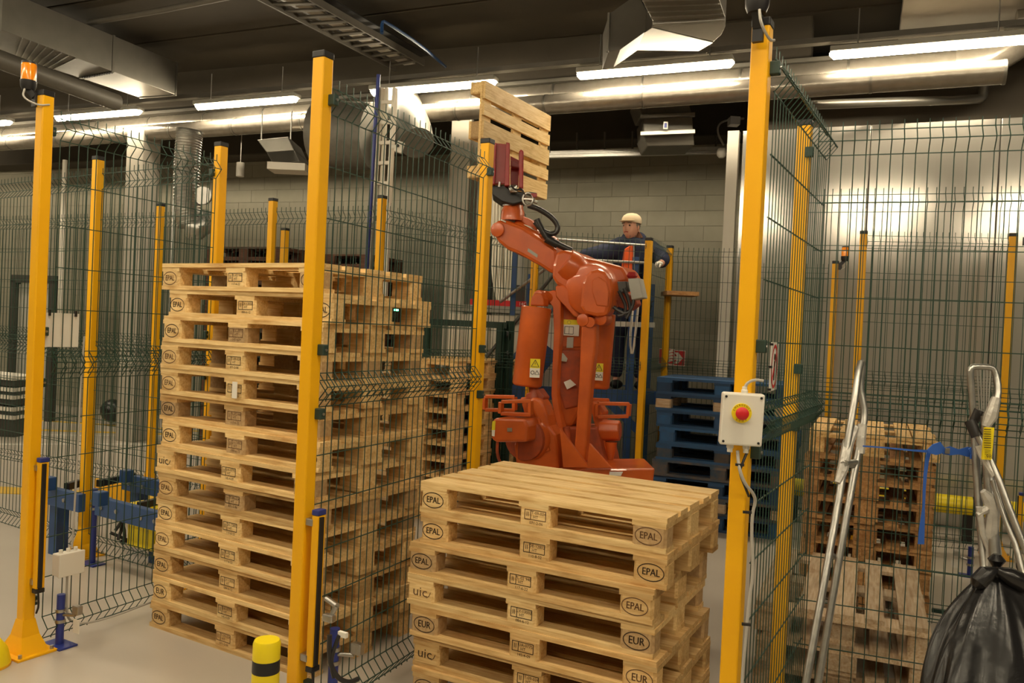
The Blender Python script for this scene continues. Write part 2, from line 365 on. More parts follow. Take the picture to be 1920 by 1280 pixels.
beacon((-.69, 2.80, 2.815), 'black based beacon lamp above the stop box post, cut by the frame top', 1.0, Vector((.0, -.05, 0)))
beacon((-1.26+.03, 8.45, 2.54), 'small amber beacon between two thin posts before the white wall', .95, Vector((.07, 0, 0)))
beacon((.20+.05, 8.12-.03, 2.72), 'amber beacon lamp at the right edge of the picture', 1, Vector((.09, 0, 0)))

# ------------------------------------------------------------------ welded mesh panels
def panel(a, b, z0, z1, label, bend=1, bottom_bend=True, top_bend=True, spikes=True, wire=.0026):
    a = Vector((a[0], a[1], 0)); b = Vector((b[0], b[1], 0)); L = (b-a).length; X = (b-a)/L; N = Vector((X.y, -X.x, 0))*bend
    t = thing('mesh_panel', label, 'fence panel', (a.x, a.y, z0), 0, 'green welded mesh panels')
    prof = []
    A = .045
    if bottom_bend: prof += [(0, z0), (0, z0+.01), (A, z0+.065), (0, z0+.12)]; hz = [z0+.008, z0+.065, z0+.12]; off = {z0+.065: A}
    else: prof += [(0, z0)]; hz = [z0+.01]; off = {}
    if top_bend:
        prof += [(0, z1-.15), (A, z1-.095), (0, z1-.04), (0, z1)]; hz += [z1-.15, z1-.095, z1-.04]; off[z1-.095] = A
    else: prof += [(0, z1)]; hz += [z1-.03]
    lo = z0+.12 if bottom_bend else z0; hi = z1-.15 if top_bend else z1
    n = max(1, round((hi-lo)/.2))
    for i in range(1, n): hz.append(lo+(hi-lo)*i/n)
    nv = max(2, int(L/.05)); mb = MB()
    for i in range(nv+1):
        p = a+X*(L*i/nv)
        mb.tube([p+N*o+UP*z for o, z in prof], wire, 4)
    tag(mb.build('vertical_wires', 'green_wire', t), kind='stuff')
    mb = MB()
    for z in hz:
        o = off.get(z, 0); mb.tube([a+N*(o-.004)+UP*z, b+N*(o-.004)+UP*z], wire+.0004, 4)
    tag(mb.build('horizontal_wires', 'green_wire', t), kind='stuff')
    return t
LO = (.04, 1.53); HI = (1.40, 2.74)
def fence(a, b, where, bend=1, top=2.74, wire=.0026):
    panel(a, b, LO[0], LO[1], 'lower green mesh panel '+where, bend, wire=wire)
    panel(a, b, HI[0], top, 'upper green mesh panel '+where, bend, wire=wire)
fence((-4.10, 2.50), (-4.17, 3.54), 'between the far left post and the tall stack', 1)
fence((-2.37, 2.58), (-2.49, 3.98), 'running back beside the tall stack to the gripper post', 1)
fence((-.648, 2.88), (-.655, 4.03), 'seen edge-on behind the stop box', 1)
fence((-.68, 3.94), (1.7, 4.32), 'crossing the right of the picture, nearest the hand trucks', 1)
fence((-1.02, 5.62), (1.9, 6.07), 'second behind the hand trucks, between the two right pallet stacks', 1)
fence((-.90, 7.78), (.16, 8.10), 'between the two thin posts of the right-hand enclosure', 1)
fence((-2.02, 8.42), (-1.32, 8.52), 'against the white wall left of the small beacon', 1, 2.52)
fence((-9.3, 3.80), (-5.50, 3.62), 'crossing behind the far left post', -1)
fence((-5.42, 3.62), (-4.22, 3.60), 'between second post and the left end of the tall stack', -1)
fence((-7.05, 5.38), (-5.64, 5.40), 'in front of the dark pallets above the tall stack', -1)
fence((-5.56, 5.41), (-4.50, 5.53), 'right of the dark pallets behind the front post', -1)
fence((-10.6, 5.1), (-7.14, 5.36), 'in the far left background', -1)
fence((-4.42, 5.54), (-4.35, 7.6), 'going back from the cable ladder', 1)
_a = at(740, 500, 7.75); fence((_a.x, _a.y), (LP[0]-.03, LP[1]-.01), 'behind the robot and below the man', 1, 2.68)
fence((LP[0], LP[1]+.04), (MP[0]-.01, MP[1]-.04), 'short side return right of the man', 1, 2.68)
_a = at(1405, 500, 8.25); fence((MP[0]+.04, MP[1]), (_a.x, _a.y), 'in front of the arrow sign', 1, 2.66)

# ------------------------------------------------------------------ pallets
def mesh_of(mb, m, bev=0):
    me = mb.mesh('p'); me.materials.append(M[m]); return me
BXm = {}
def boxmesh(d):
    if d not in BXm:
        me = MB().box((0, 0, 0), d).mesh('board'); me.materials.append(M['wood']); BXm[d] = me
    return BXm[d]
def chamfer_block(d):
    k = ('c',)+d
    if k not in BXm:
        x, y, z = d[0]/2, d[1]/2, d[2]/2; c = .012
        pts = [(-x+c, -y, -z), (x-c, -y, -z), (x, -y+c, -z), (x, y-c, -z), (x-c, y, -z), (-x+c, y, -z), (-x, y-c, -z), (-x, -y+c, -z)]
        me = MB().prism(pts, (0, 0, d[2])).mesh('block'); me.materials.append(M['wood']); BXm[k] = me
    return BXm[k]
MARK = {}
def mark_mesh(kind):
    if kind in MARK: return MARK[kind]
    X = Vector((1, 0, 0)); Z = UP; mb = MB(); o = Vector((0, 0, 0))
    if kind in ('EPAL', 'EUR'):
        ring(mb, o, X, Z, .058, .037, .0042); text_into(mb, kind, .041 if kind == 'EPAL' else .045, o, X, Z, .86); text_into(mb, kind, .041 if kind == 'EPAL' else .045, o+X*.0015+Z*.0005, X, Z, .86)
    elif kind == 'UIC':
        text_into(mb, 'uic', .062, o+Z*.003, X, Z, 1.15)
        mb.tube([(.036, 0, -.018), (.05, 0, -.008), (.058, 0, .01)], .0016, 4)
    else:
        for (x, z, w_, h_) in ((0, .030, .104, .003), (0, -.012, .104, .003), (-.051, .009, .003, .043), (.051, .009, .003, .043), (-.022, .009, .003, .043)):
            mb.box(o+X*x+Z*z, (w_, .0006, h_))
        text_into(mb, kind[0], .019, o+X*.014+Z*.018, X, Z); text_into(mb, 'HT', .019, o+X*.002+Z*.0, X, Z)
        text_into(mb, kind[1], .018, o+X*.006-Z*.026, X, Z)
        text_into(mb, 'II', .030, o-X*.037+Z*.009, X, Z)
        k2 = kind; me = mb.mesh('stamp'); me.materials.append(M['ink']); MARK[kind] = me; return me
    me = mb.mesh('brand'); me.materials.append(M['ink']); MARK[kind] = me; return me
def raw(name, me, par, loc, m=None):
    o = bpy.data.objects.new(name, me); COL.objects.link(o); o.location = loc; o.parent = par
    if m:
        o.material_slots[0].link = 'OBJECT'; o.material_slots[0].material = M[m]
    return o
HB, HK = .022, .078
def pallet(loc, rz, label, group, m='wood', marks=None, jit=.004, cat='pallet', lift=1.0, name='wooden_pallet', blockmat=None, flat=None, narrow=1.0):
    t = thing(name, label, cat, loc, rz, group)
    if flat is not None: t.matrix_basis = flat
    j = lambda: random.uniform(-jit, jit)
    t.scale = (1, 1, lift)
    bm_ = blockmat or m
    if m.startswith('blue'): bm_ = random.choice(['blue_wood', 'blue_wood', 'blue_wood_old', 'wood4'])
    for y, wd in ((-.35, .1), (0, .145), (.35, .1)):
        raw('bottom_board', boxmesh((1.2, wd, HB)), t, (0, y+j()*.5, HB/2), m)
    for ix, x in enumerate((-.5275, 0, .5275)):
        raw('stringer_board', boxmesh((.145, .8, HB)), t, (x+j(), 0, HB+HK+HB/2), m)
        for y, wd in ((-.35, .1), (0, .145), (.35, .1)):
            b = raw('block', chamfer_block((.145, wd, HK)), t, (x+j(), y, HB+HK/2), bm_ if random.random() > .25 else ('chip' if m in ('wood', 'wood2') else bm_))
            if marks and y < 0 and marks[ix]:
                faint = random.random() < .3
                raw('brand_mark', mark_mesh(marks[ix]), b, (random.uniform(-.006, .006), -wd/2-.0008, .001), 'ink_faint' if faint else 'ink')
    for y, wd in ((-.3275, .145), (-.165, .1), (0, .145), (.165, .1), (.3275, .145)):
        raw('deck_board', boxmesh((1.2, round(wd*narrow, 4), HB)), t, (j(), y+j()*.7*(1 if narrow == 1 else 4), HB*2.5+HK), m)
    return t
FARO = ['topmost', 'second', 'third', 'fourth', 'fifth', 'sixth', 'seventh', 'eighth', 'ninth', 'tenth', 'eleventh', 'twelfth', 'thirteenth', 'fourteenth', 'fifteenth', 'sixteenth', 'seventeenth', 'lowest']
ORD = ['top', 'second', 'third', 'fourth', 'fifth', 'sixth', 'seventh', 'eighth', 'ninth', 'tenth', 'eleventh', 'twelfth', 'thirteenth', 'bottom']
def olab(i, n): return 'topmost' if i == 0 else ('lowest' if i == n-1 else ORD[i]+' from the top')
def stack(x, y, rz, n, where, group, mats, marks=None, jx=None, rot90=False, base=0, hp=.144, adj='pale wooden pallet', **k):
    # x,y: near corner (long side goes to -X, short side to +Y); rot90: short side faces the viewer
    c, s = math.cos(rz), math.sin(rz)
    hx, hy = (.4, .6) if rot90 else (.6, .4)
    for i in range(n):
        dx = (jx[i] if jx else random.uniform(-.012, .012)); dy = random.uniform(-.012, .012); dr = random.uniform(-.012, .012)
        lx, ly = -hx+dx, hy+dy
        p = (x+lx*c-ly*s, y+lx*s+ly*c, base+(n-1-i)*hp)
        mm = mats[i] if isinstance(mats, list) else mats
        pallet(p, rz+dr+(math.pi/2 if rot90 else 0), '%s, %s of %s' % (adj, olab(i, n), where), group, mm, marks(i) if marks else None, **k)
st = [('PL-02 948', '117-6-22'), ('LV-13002', '084-6-12'), ('UA-0775', '145-4-09'), ('IT-09-024', '071-2-06'), ('DE-12802', '110-8-52')]
lm1 = ['EPAL']*7+['UIC']+['EPAL']*4+['EUR', 'EPAL']
S1 = (-2.746, 3.001)
stack(S1[0], S1[1], R(-1.26), 14, 'the tall stack on the left', 'pallets of the tall left stack',
      ['wood']*5+['wood2', 'wood', 'wood', 'wood2', 'wood', 'wood', 'wood2', 'wood', 'wood2'],
      lambda i: (lm1[i], st[i % 5], ['EPAL', 'EPAL', 'EPAL', 'EPAL', 'EPAL', 'EPAL', 'EPAL', 'EPAL', 'EUR', 'EPAL', 'EPAL', 'EPAL', 'EUR', 'EPAL'][i]),
      [-.02, .04, .012, 0, .0, -.012, .02, .0, .018, 0, .006, -.004, .012, 0])
stack(-1.052, 3.188, R(1.43), 7, 'the low stack in front of the robot', 'pallets of the low front stack',
      ['wood', 'wood2', 'wood2', 'wood', 'wood2', 'wood2', 'wood2'],
      lambda i: (['EPAL', 'EPAL', 'EPAL', 'UIC', 'EUR', 'UIC', 'EPAL'][i], st[(i+3) % 5], ['EPAL', 'EPAL', 'EPAL', 'EUR', 'EUR', 'EUR', 'EUR'][i]),
      [0, .01, -.035, -.04, -.012, .0, .01])
stack(-3.97, 6.08, R(2), 10, 'the stack behind the gripper post', 'pallets of the stack behind', 'wood2', None, None, True, adj='used pine pallet')
stack(-.121, 4.315, R(6.5), 3, 'the weathered stack behind the hand trucks', 'weathered pallets at the right', 'wood4', None, None, True, adj='grey weathered pallet', narrow=.86, jit=.008)
stack(-.20, 5.98, R(5.5), 8, 'the brown stack behind the second right mesh', 'brown pallets at the right', ['wood2']+['wood3']*7, None, None, True, adj='brown wooden pallet', narrow=.9, jit=.008)
BL = [.0, .0, .02, .05, .03, .0, -.01, .01, .0]
stack(-2.59+1.19, 7.33+.12, R(6), 9, 'the blue stack right of the robot', 'blue pallets', ['blue_wood', 'blue_wood', 'blue_wood', 'blue_wood', 'blue_wood', 'blue_wood_old', 'blue_wood', 'blue_wood_old', 'blue_wood'], None, BL, hp=.1515, lift=1.052, adj='blue painted pallet')
# far dark stacks: only their tops show
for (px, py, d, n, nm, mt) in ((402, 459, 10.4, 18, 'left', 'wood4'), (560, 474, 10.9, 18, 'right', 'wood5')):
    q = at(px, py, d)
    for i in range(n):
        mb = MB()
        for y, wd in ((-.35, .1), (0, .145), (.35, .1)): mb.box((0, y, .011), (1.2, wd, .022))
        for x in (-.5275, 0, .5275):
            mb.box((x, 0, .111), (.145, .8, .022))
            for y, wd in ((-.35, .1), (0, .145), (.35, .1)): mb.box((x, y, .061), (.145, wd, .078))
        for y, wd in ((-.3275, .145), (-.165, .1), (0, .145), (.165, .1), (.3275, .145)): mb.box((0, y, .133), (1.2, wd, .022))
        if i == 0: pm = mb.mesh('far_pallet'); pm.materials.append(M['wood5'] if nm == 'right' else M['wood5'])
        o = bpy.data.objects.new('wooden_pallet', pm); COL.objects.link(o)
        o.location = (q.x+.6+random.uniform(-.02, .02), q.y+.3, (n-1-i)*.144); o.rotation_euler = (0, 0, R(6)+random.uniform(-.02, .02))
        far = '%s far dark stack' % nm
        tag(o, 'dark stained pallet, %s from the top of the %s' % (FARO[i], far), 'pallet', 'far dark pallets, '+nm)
# pallet held upright by the robot: boards level, deck facing right
Mh = Matrix.Translation((-3.70-.144+.03, 6.43, 3.395)) @ Matrix(((0, 0, 1, 0), (1, 0, 0, 0), (0, 1, 0, 0), (0, 0, 0, 1)))
pallet((0, 0, 0), 0, 'pale wooden pallet held on edge in the air by the robot gripper', 'pallet in the gripper', 'wood', flat=Mh)
bpy.data.objects['floor']['label'] = 'grey concrete floor'

# ------------------------------------------------------------------ robot
AX = (RGT*.45+FWD*.89)
def P(*pts, d=6.8): return [at(x, y, d) for x, y in pts]
rb_loc = at(1075, 890, 6.7); rb_loc.z = 0
rob = thing('palletizing_robot', 'large orange robot arm lifting a pallet behind the low stack', 'robot', rb_loc, YAW)
def plate(name, pts, d, th, m='orange', bevel=.012, par=None, ax=AX, smooth=False):
    return MB().prism([at(x, y, d) for x, y in pts], ax*th).build(name, m, par or rob, bevel=bevel, smooth=smooth)
def z2(pts, s, ox, oy): return [(x/s+ox, y/s+oy) for x, y in pts]
# base
g = rb_loc
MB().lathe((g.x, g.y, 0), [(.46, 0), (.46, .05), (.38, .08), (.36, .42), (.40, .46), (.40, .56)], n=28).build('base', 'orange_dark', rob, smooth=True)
b0 = [at(x, y, 6.35) for x, y in ((1018, 886), (1100, 879), (1228, 878), (1224, 908), (1120, 914), (1018, 912))]
bb = MB().prism(b0, FWD*.5).build('base_beam', 'orange', rob, bevel=.012)
plate('scuffed_patch', [(1143, 884), (1168, 884), (1164, 892), (1142, 891)], 6.34, .003, 'sticker', 0, bb)
q = at(1175, 905, 6.55); MB().bar((q.x, q.y, 0), (q.x, q.y, .6), .30, .34).build('base_leg', 'orange_dark', rob, bevel=.01)
# turret cheeks
ck = z2([(470, 545), (520, 530), (570, 555), (600, 600), (625, 680), (640, 760), (695, 830), (715, 940), (712, 1110), (375, 1100), (365, 1010), (352, 900), (400, 860), (505, 850), (530, 790), (530, 700), (495, 620)], 4.267, 880, 620)
ch = plate('turret_cheek', ck, 6.45, .16, 'orange', .02)
plate('rib', z2([(535, 690), (560, 700), (640, 960), (600, 975), (575, 800)], 4.267, 880, 620), 6.43, .03, 'orange', .004, ch)
plate('turret_cheek', z2([(970, 560), (1000, 570), (1035, 620), (1055, 690), (1062, 780), (1085, 900), (1098, 1000), (1085, 1100), (1010, 1100), (1015, 930), (1000, 760), (975, 650)], 4.267, 880, 620), 6.75, .16, 'orange', .02)
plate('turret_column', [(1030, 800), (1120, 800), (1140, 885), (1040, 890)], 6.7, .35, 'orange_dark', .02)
# gearbox discs and motors
c1 = at(990, 822, 6.5)
gd = MB().lathe(c1+AX*.05, [(.18, -.02), (.18, -.06), (.165, -.085), (.12, -.10), (.05, -.11)], -AX*-1, 28).build('gear_disc', 'orange', rob, smooth=True)
gd2 = MB().cyl(c1-AX*.08, c1+AX*.06, .165, n=28).build('gear_disc', 'orange_dark', rob, smooth=True, bevel=.01)
mo = plate('motor', [(921, 790), (928, 783), (984, 785), (990, 800), (988, 829), (930, 829), (921, 824)], 6.25, .22, 'orange', .02)
plate('warning_label', [(923, 790), (929, 788), (928, 806), (922, 806)], 6.24, .002, 'sticker_y', 0, mo)
plate('warning_label', [(922, 806), (928, 806), (927, 818), (922, 817)], 6.24, .002, 'sticker', 0, mo)
plate('type_plate', [(951, 802), (960, 802), (960, 809), (951, 809)], 6.24, .002, 'steel', 0, mo)
mr_ = MB().cyl(at(1125, 806, 6.8), at(1163, 807, 6.75), .095, .085, n=8).build('motor', 'orange', rob, bevel=.012)
MB().lathe(at(1146, 828, 6.78), [(.05, 0), (.035, -.10), (.02, -.16)], UP).build('motor_spout', 'orange', mr_, smooth=True)
MB().tube([at(933, 826, 6.3), at(932, 850, 6.3), at(938, 868, 6.35), at(948, 880, 6.4)], .012, 8, 2).build('pipe', 'orange_dark', mo, smooth=True)
# tube guards left and right
def guard(pts, d, th=.05, w_=.028):
    mb = MB(); q = [at(x, y, d) for x, y in pts]
    for a, b in zip(q, q[1:]+q[:1]): mb.bar(a, b, th, w_, UP)
    mb.build('forklift_guard', 'orange', rob, bevel=.005)
guard([(910, 743), (965, 744), (965, 769), (909, 768)], 6.6); guard([(940, 753), (995, 751), (995, 777), (939, 775)], 6.35)
guard([(1121, 756), (1180, 757), (1178, 780), (1120, 781)], 6.7); guard([(1104, 748), (1142, 750), (1124, 762), (1110, 760)], 6.9)
plate('guard_bracket', [(975, 745), (1000, 742), (1012, 760), (1005, 790), (985, 785)], 6.5, .1, 'orange', .01)
plate('guard_bracket', [(1108, 762), (1124, 758), (1134, 772), (1130, 792), (1112, 790)], 6.78, .1, 'orange', .01)
# gussets in front
for p in ([(1049, 802), (1104, 876), (1056, 876)], [(1105, 831), (1146, 877), (1100, 877)]):
    plate('gusset', p, 6.3, .03, 'orange', .003)
MB().tube([at(1062, 800, 6.5), at(1066, 840, 6.5), at(1080, 868, 6.5)], .03, 10, 1).build('link', 'orange_dark', rob, smooth=True)
# lower arm
la = plate('lower_arm', [(1042, 528), (1060, 540), (1085, 575), (1096, 600), (1094, 690), (1088, 770), (1072, 800), (1058, 800), (1046, 765), (1042, 700), (1040, 620)], 6.75, .22, 'orange', .03)
plate('arm_recess', [(1046, 655), (1090, 656), (1084, 762), (1058, 768), (1048, 735)], 6.735, .03, 'orange_dark', .02, la)  # recess drawn as a darker plate on the arm
plate('arm_cross_plate', [(1046, 598), (1094, 598), (1092, 650), (1045, 650)], 6.73, .05, 'orange', .004, la)
plate('notice', [(1049, 598), (1087, 600), (1086, 609), (1049, 608)], 6.71, .003, 'sticker_y', 0, la)
plate('notice', [(1049, 608), (1086, 609), (1085, 630), (1048, 628)], 6.71, .003, 'sticker', 0, la)
nb_ = MB(); o_ = at(1067, 619, 6.705)
for (x, z, a, b) in ((0, .03, .07, .004), (0, -.03, .07, .004), (-.035, 0, .004, .06), (.035, 0, .004, .06), (0, 0, .003, .06)): nb_.box(o_+RGT*x+UP*z, (a, .002, b), (RGT, FWD, UP))
ring(nb_, at(1067, 604, 6.70), RGT, UP, .015, .015, .002)
nb_.build('notice_print', 'dkgrey', la)
plate('cover_plate', [(1063, 632), (1075, 632), (1074, 652), (1062, 652)], 6.71, .01, 'grey', .002, la)
plate('worn_patch', [(1040, 662), (1056, 662), (1064, 672), (1062, 678), (1040, 675)], 6.70, .003, 'steel', 0, la)
plate('sticker', [(1057, 716), (1069, 711), (1080, 721), (1063, 730)], 6.70, .003, 'sticker', 0, la)
rim = [(1022, 556), (1028, 546), (1038, 543), (1047, 549), (1051, 562), (1051, 620), (1046, 690), (1044, 740), (1048, 770), (1056, 800), (1058, 850), (1052, 872), (1046, 850), (1044, 800), (1037, 770), (1033, 740), (1035, 690), (1038, 620), (1036, 575)]
plate('arm_side_plate', rim, 6.62, .07, 'orange', .008)
MB().cyl(at(1008, 556, 6.58), at(1042, 560, 6.72), .055, n=16).build('upper_pin', 'orange', rob, smooth=True, bevel=.006)
plate('cylinder_eye', [(993, 573), (996, 556), (1003, 549), (1014, 549), (1019, 560), (1020, 574)], 6.5, .10, 'orange', .012)
# balancing cylinders
cb = MB().lathe(at(988, 724, 6.55), [(.10, 0), (.112, .008), (.118, .02), (.120, (at(1006, 576, 6.55)-at(988, 724, 6.55)).length-.006), (.114, (at(1006, 576, 6.55)-at(988, 724, 6.55)).length)], at(1006, 576, 6.55)-at(988, 724, 6.55), 28).build('balancing_cylinder', 'orange', rob, smooth=True)
def label_on(px, py, d, w_, h_, par):
    o = at(px, py, d); X, Z = RGT, UP
    MB().box(o+Z*h_*.25, (w_, .002, h_*.5), (RGT, FWD, UP)).build('warning_label', 'sticker_y', par)
    MB().box(o-Z*h_*.25, (w_, .002, h_*.5), (RGT, FWD, UP)).build('warning_label', 'sticker', par)
    mb = MB(); f = o-FWD*.0025
    for s_, cx, cz, r in ((1, 0, .24*h_, .38*w_), (1, .22*w_, -.24*h_, .22*w_)):
        tri = [f+X*(cx-r)+Z*(cz-r*.8), f+X*(cx+r)+Z*(cz-r*.8), f+X*cx+Z*(cz+r)]
        for a, b in zip(tri, tri[1:]+tri[:1]): mb.tube([a, b], .0022, 4)
    ring(mb, f-X*.22*w_-Z*.24*h_, X, Z, .2*w_, .2*w_, .005)
    mb.tube([f+Z*(.30*h_), f+Z*(.20*h_)], .002, 4)
    mb.build('warning_label_print', 'dkgrey', par)
label_on(1003, 690, 6.39, .078, .145, cb)
MB().cyl(at(1000, 722, 6.55), at(1003, 762, 6.5), .04, n=14).build('piston_rod', 'orange_dark', rob, smooth=True)
plate('lower_bracket', [(985, 738), (1008, 728), (1020, 745), (1010, 770), (985, 765)], 6.5, .12, 'orange_dark', .01)
v2 = at(1128, 588, 6.9)-at(1116, 728, 6.9)
cb2 = MB().lathe(at(1116, 728, 6.9), [(.10, 0), (.113, .008), (.118, .02), (.118, v2.length-.006), (.112, v2.length)], v2, 28).build('balancing_cylinder', 'orange', rob, smooth=True)
label_on(1122.5, 697, 6.72, .07, .14, cb2)
# parallel rod
pr = plate('parallel_rod', [(1090, 606), (1117, 606), (1117, 640), (1108, 720), (1101, 800), (1097, 862), (1086, 872), (1074, 864), (1080, 790), (1086, 700), (1088, 640)], 6.45, .09, 'orange', .014)
for x, y in ((1092, 600), (1126, 598)): MB().cyl(at(x, y, 6.44), at(x, y, 6.44)+AX*.14, .05, n=16).build('knuckle', 'orange', rob, smooth=True, bevel=.005)
MB().cyl(at(1106, 604, 6.42), at(1106, 604, 6.42)+AX*.12, .04, n=16).build('knuckle', 'orange', pr, smooth=True)
# triangle link
plate('diagonal_link', [(1041, 536), (1056, 534), (1100, 572), (1092, 598), (1075, 592), (1042, 556)], 6.6, .08, 'orange', .01)
# upper casing
ca = plate('upper_arm_casing', [(1035, 497), (1042, 472), (1056, 467), (1074, 471), (1099, 483), (1116, 486), (1168, 500), (1178, 518), (1178, 530), (1160, 532), (1148, 559), (1110, 592), (1083, 571), (1070, 550), (1042, 533), (1033, 520)], 6.62, .36, 'orange', .035)
hc = at(1108, 543, 6.56)
MB().lathe(hc+AX*.06, [(.215, 0), (.215, -.07), (.20, -.10), (.17, -.11)], AX, 36).build('shoulder_ring', 'orange', ca, smooth=True)
hm = plate('motor_cover', [(1090, 530), (1095, 515), (1106, 506), (1121, 503), (1135, 508), (1144, 522), (1147, 545), (1144, 572), (1138, 592), (1118, 594), (1094, 588), (1086, 575), (1088, 550)], 6.40, .16, 'orange', .03)
plate('cover_facet', [(1110, 525), (1122, 518), (1137, 528), (1142, 548), (1140, 575), (1118, 573), (1110, 548)], 6.39, .02, 'orange', .012, hm)
MB().lathe(at(1058, 490, 6.66), [(.115, 0), (.13, .05), (.13, .15), (.115, .2)], -(at(1058, 490, 6.66)-at(1090, 515, 6.7)), 24).build('gear_housing', 'orange', ca, smooth=True)
# forearm
fa = plate('forearm', [(922, 436), (924, 420), (932, 411), (948, 412), (980, 424), (1012, 444), (1044, 466), (1048, 500), (1036, 515), (1010, 498), (985, 484), (968, 475), (950, 468), (932, 453)], 6.75, .24, 'orange', .03)
for a, b, r in (((962, 424), (1008, 448), .075), ((1008, 446), (1040, 465), .085)):
    MB().lathe(at(*a, 6.86), [(r*.8, 0), (r, .02), (r, (at(*b, 6.86)-at(*a, 6.86)).length-.02), (r*.8, (at(*b, 6.86)-at(*a, 6.86)).length)], at(*b, 6.86)-at(*a, 6.86), 20).build('forearm_ridge', 'orange', fa, smooth=True)
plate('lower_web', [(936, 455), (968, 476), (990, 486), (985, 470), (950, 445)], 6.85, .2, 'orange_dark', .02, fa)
plate('bracket_plate', [(966, 416), (1000, 425), (1010, 440), (985, 437)], 6.8, .03, 'sticker', .004, fa)
plate('seam_strip', [(940, 411), (949, 415), (948, 417), (939, 413)], 6.74, .004, 'sticker', 0, fa)
MB().cyl(at(932, 430, 6.72), at(932, 430, 6.72)+AX*.02, .06, n=20).build('wrist_cap', 'orange', fa, smooth=True, bevel=.004)
plate('marking_strip', [(990, 465), (1008, 477), (1007, 483), (989, 471)], 6.745, .004, 'grey', 0, fa)
wr_ = MB().lathe(at(961, 414, 6.85), [(.10, 0), (.095, .08), (.085, .10), (.08, .14)], UP, 24).build('wrist', 'orange', rob, smooth=True)
MB().cyl(at(961, 388, 6.85), at(962, 376, 6.85), .085, n=24).build('flange', 'steel', wr_, smooth=True)
plate('wrist_bracket', [(978, 404), (996, 412), (1008, 424), (1004, 436), (990, 425), (976, 414)], 6.8, .12, 'orange', .01, wr_)
# rear boxes
rb = plate('connection_box', [(1177, 522), (1198, 521), (1206, 558), (1184, 562)], 6.45, .12, 'grey', .006)
plate('connector', [(1156, 528), (1174, 527), (1176, 545), (1160, 549)], 6.5, .10, 'dkgrey', .006)
MB().lathe(at(1185, 522, 6.5), [(.03, 0), (.045, .02), (.03, .05)], UP, 10).build('breather', 'red', rb)
plate('rear_bracket', [(1165, 545), (1190, 556), (1195, 570), (1180, 582), (1158, 575), (1154, 556)], 6.62, .12, 'orange_dark', .01)
for pts in ([(1160, 545), (1168, 560), (1174, 575), (1170, 590), (1158, 592)], [(1150, 575), (1162, 585), (1176, 588), (1186, 575), (1188, 562)], [(1170, 540), (1180, 565), (1182, 585), (1174, 596)]):
    MB().tube([at(x, y, 6.42) for x, y in pts], .014, 8, 2).build('hose', 'rubber', rob, smooth=True)
for pts, r in (([(990, 385), (1012, 392), (1036, 408), (1047, 424), (1043, 437), (1030, 439), (1014, 430), (1003, 416)], .022), ([(1006, 411), (1011, 422), (1021, 440), (1030, 450), (1052, 461), (1072, 470)], .026)):
    MB().tube([at(x, y, 6.72) for x, y in pts], r, 12, 2).build('hose', 'rubber', rob, smooth=True)
MB().cyl(at(1024, 447, 6.70), at(1046, 459, 6.70), .034, n=12).build('hose_sleeve', 'black', rob, smooth=True)

# gripper
gr = thing('pallet_gripper', 'red and black clamp gripper on the robot wrist', 'gripper', at(960, 372, 6.85), YAW)
def gp(name, pts, d, th, m, bevel=.006): return plate(name, pts, d, th, m, bevel, gr, FWD)
gp('clamp_channel', [(929, 268), (952, 270), (951, 345), (925, 345)], 6.72, .03, 'red')
gp('clamp_channel', [(949, 266), (956, 268), (955, 348), (946, 348)], 6.66, .16, 'red')
gp('clamp_channel', [(925, 268), (931, 267), (928, 346), (922, 346)], 6.66, .16, 'red')
gp('clamp_bar', [(973, 283), (977, 279), (982, 283), (981, 354), (973, 352)], 6.70, .14, 'red', .01)
gp('clamp_back', [(957, 292), (973, 300), (972, 350), (957, 346)], 6.95, .05, 'red')
gp('gripper_frame', [(922, 347), (948, 346), (958, 356), (985, 360), (984, 378), (962, 384), (940, 378), (923, 366)], 6.72, .28, 'black', .012)
for a, b, r, m in (((985, 366), (1003, 372), .022, 'steel'), ((988, 372), (1008, 380), .014, 'steel'), ((992, 362), (1006, 364), .012, 'steel'), ((955, 356), (968, 352), .03, 'steel'), ((936, 350), (937, 341), .012, 'steel')):
    MB().cyl(at(*a, 6.68), at(*b, 6.68), r, n=12).build('air_cylinder', m, gr, smooth=True)
MB().tube([at(990, 373, 6.62)+RGT*(.042*math.cos(i*math.pi/8))+UP*(.05*math.sin(i*math.pi/8)) for i in range(17)], .009, 8).box(at(990, 373, 6.62), (.08, .012, .012), (RGT, FWD, UP)).build('valve_wheel', 'steel', gr, smooth=True)
gp('valve_handle', [(995, 362), (1007, 362), (1007, 369), (1000, 370)], 6.6, .03, 'red', .004)
gp('valve_block', [(956, 346), (970, 347), (970, 360), (956, 360)], 6.66, .08, 'alu', .006)
MB().tube([at(958, 348, 6.62), at(968, 358, 6.6), at(978, 352, 6.6), at(984, 366, 6.62)], .008, 6, 2).build('air_hose', 'rubber', gr, smooth=True)
MB().lathe(at(960, 384, 6.83), [(.085, 0), (.10, .03), (.07, .06)], UP, 20).build('adapter', 'black', gr, smooth=True)
gp('clamp_arm', [(958, 300), (975, 306), (975, 316), (958, 312)], 6.85, .3, 'red')

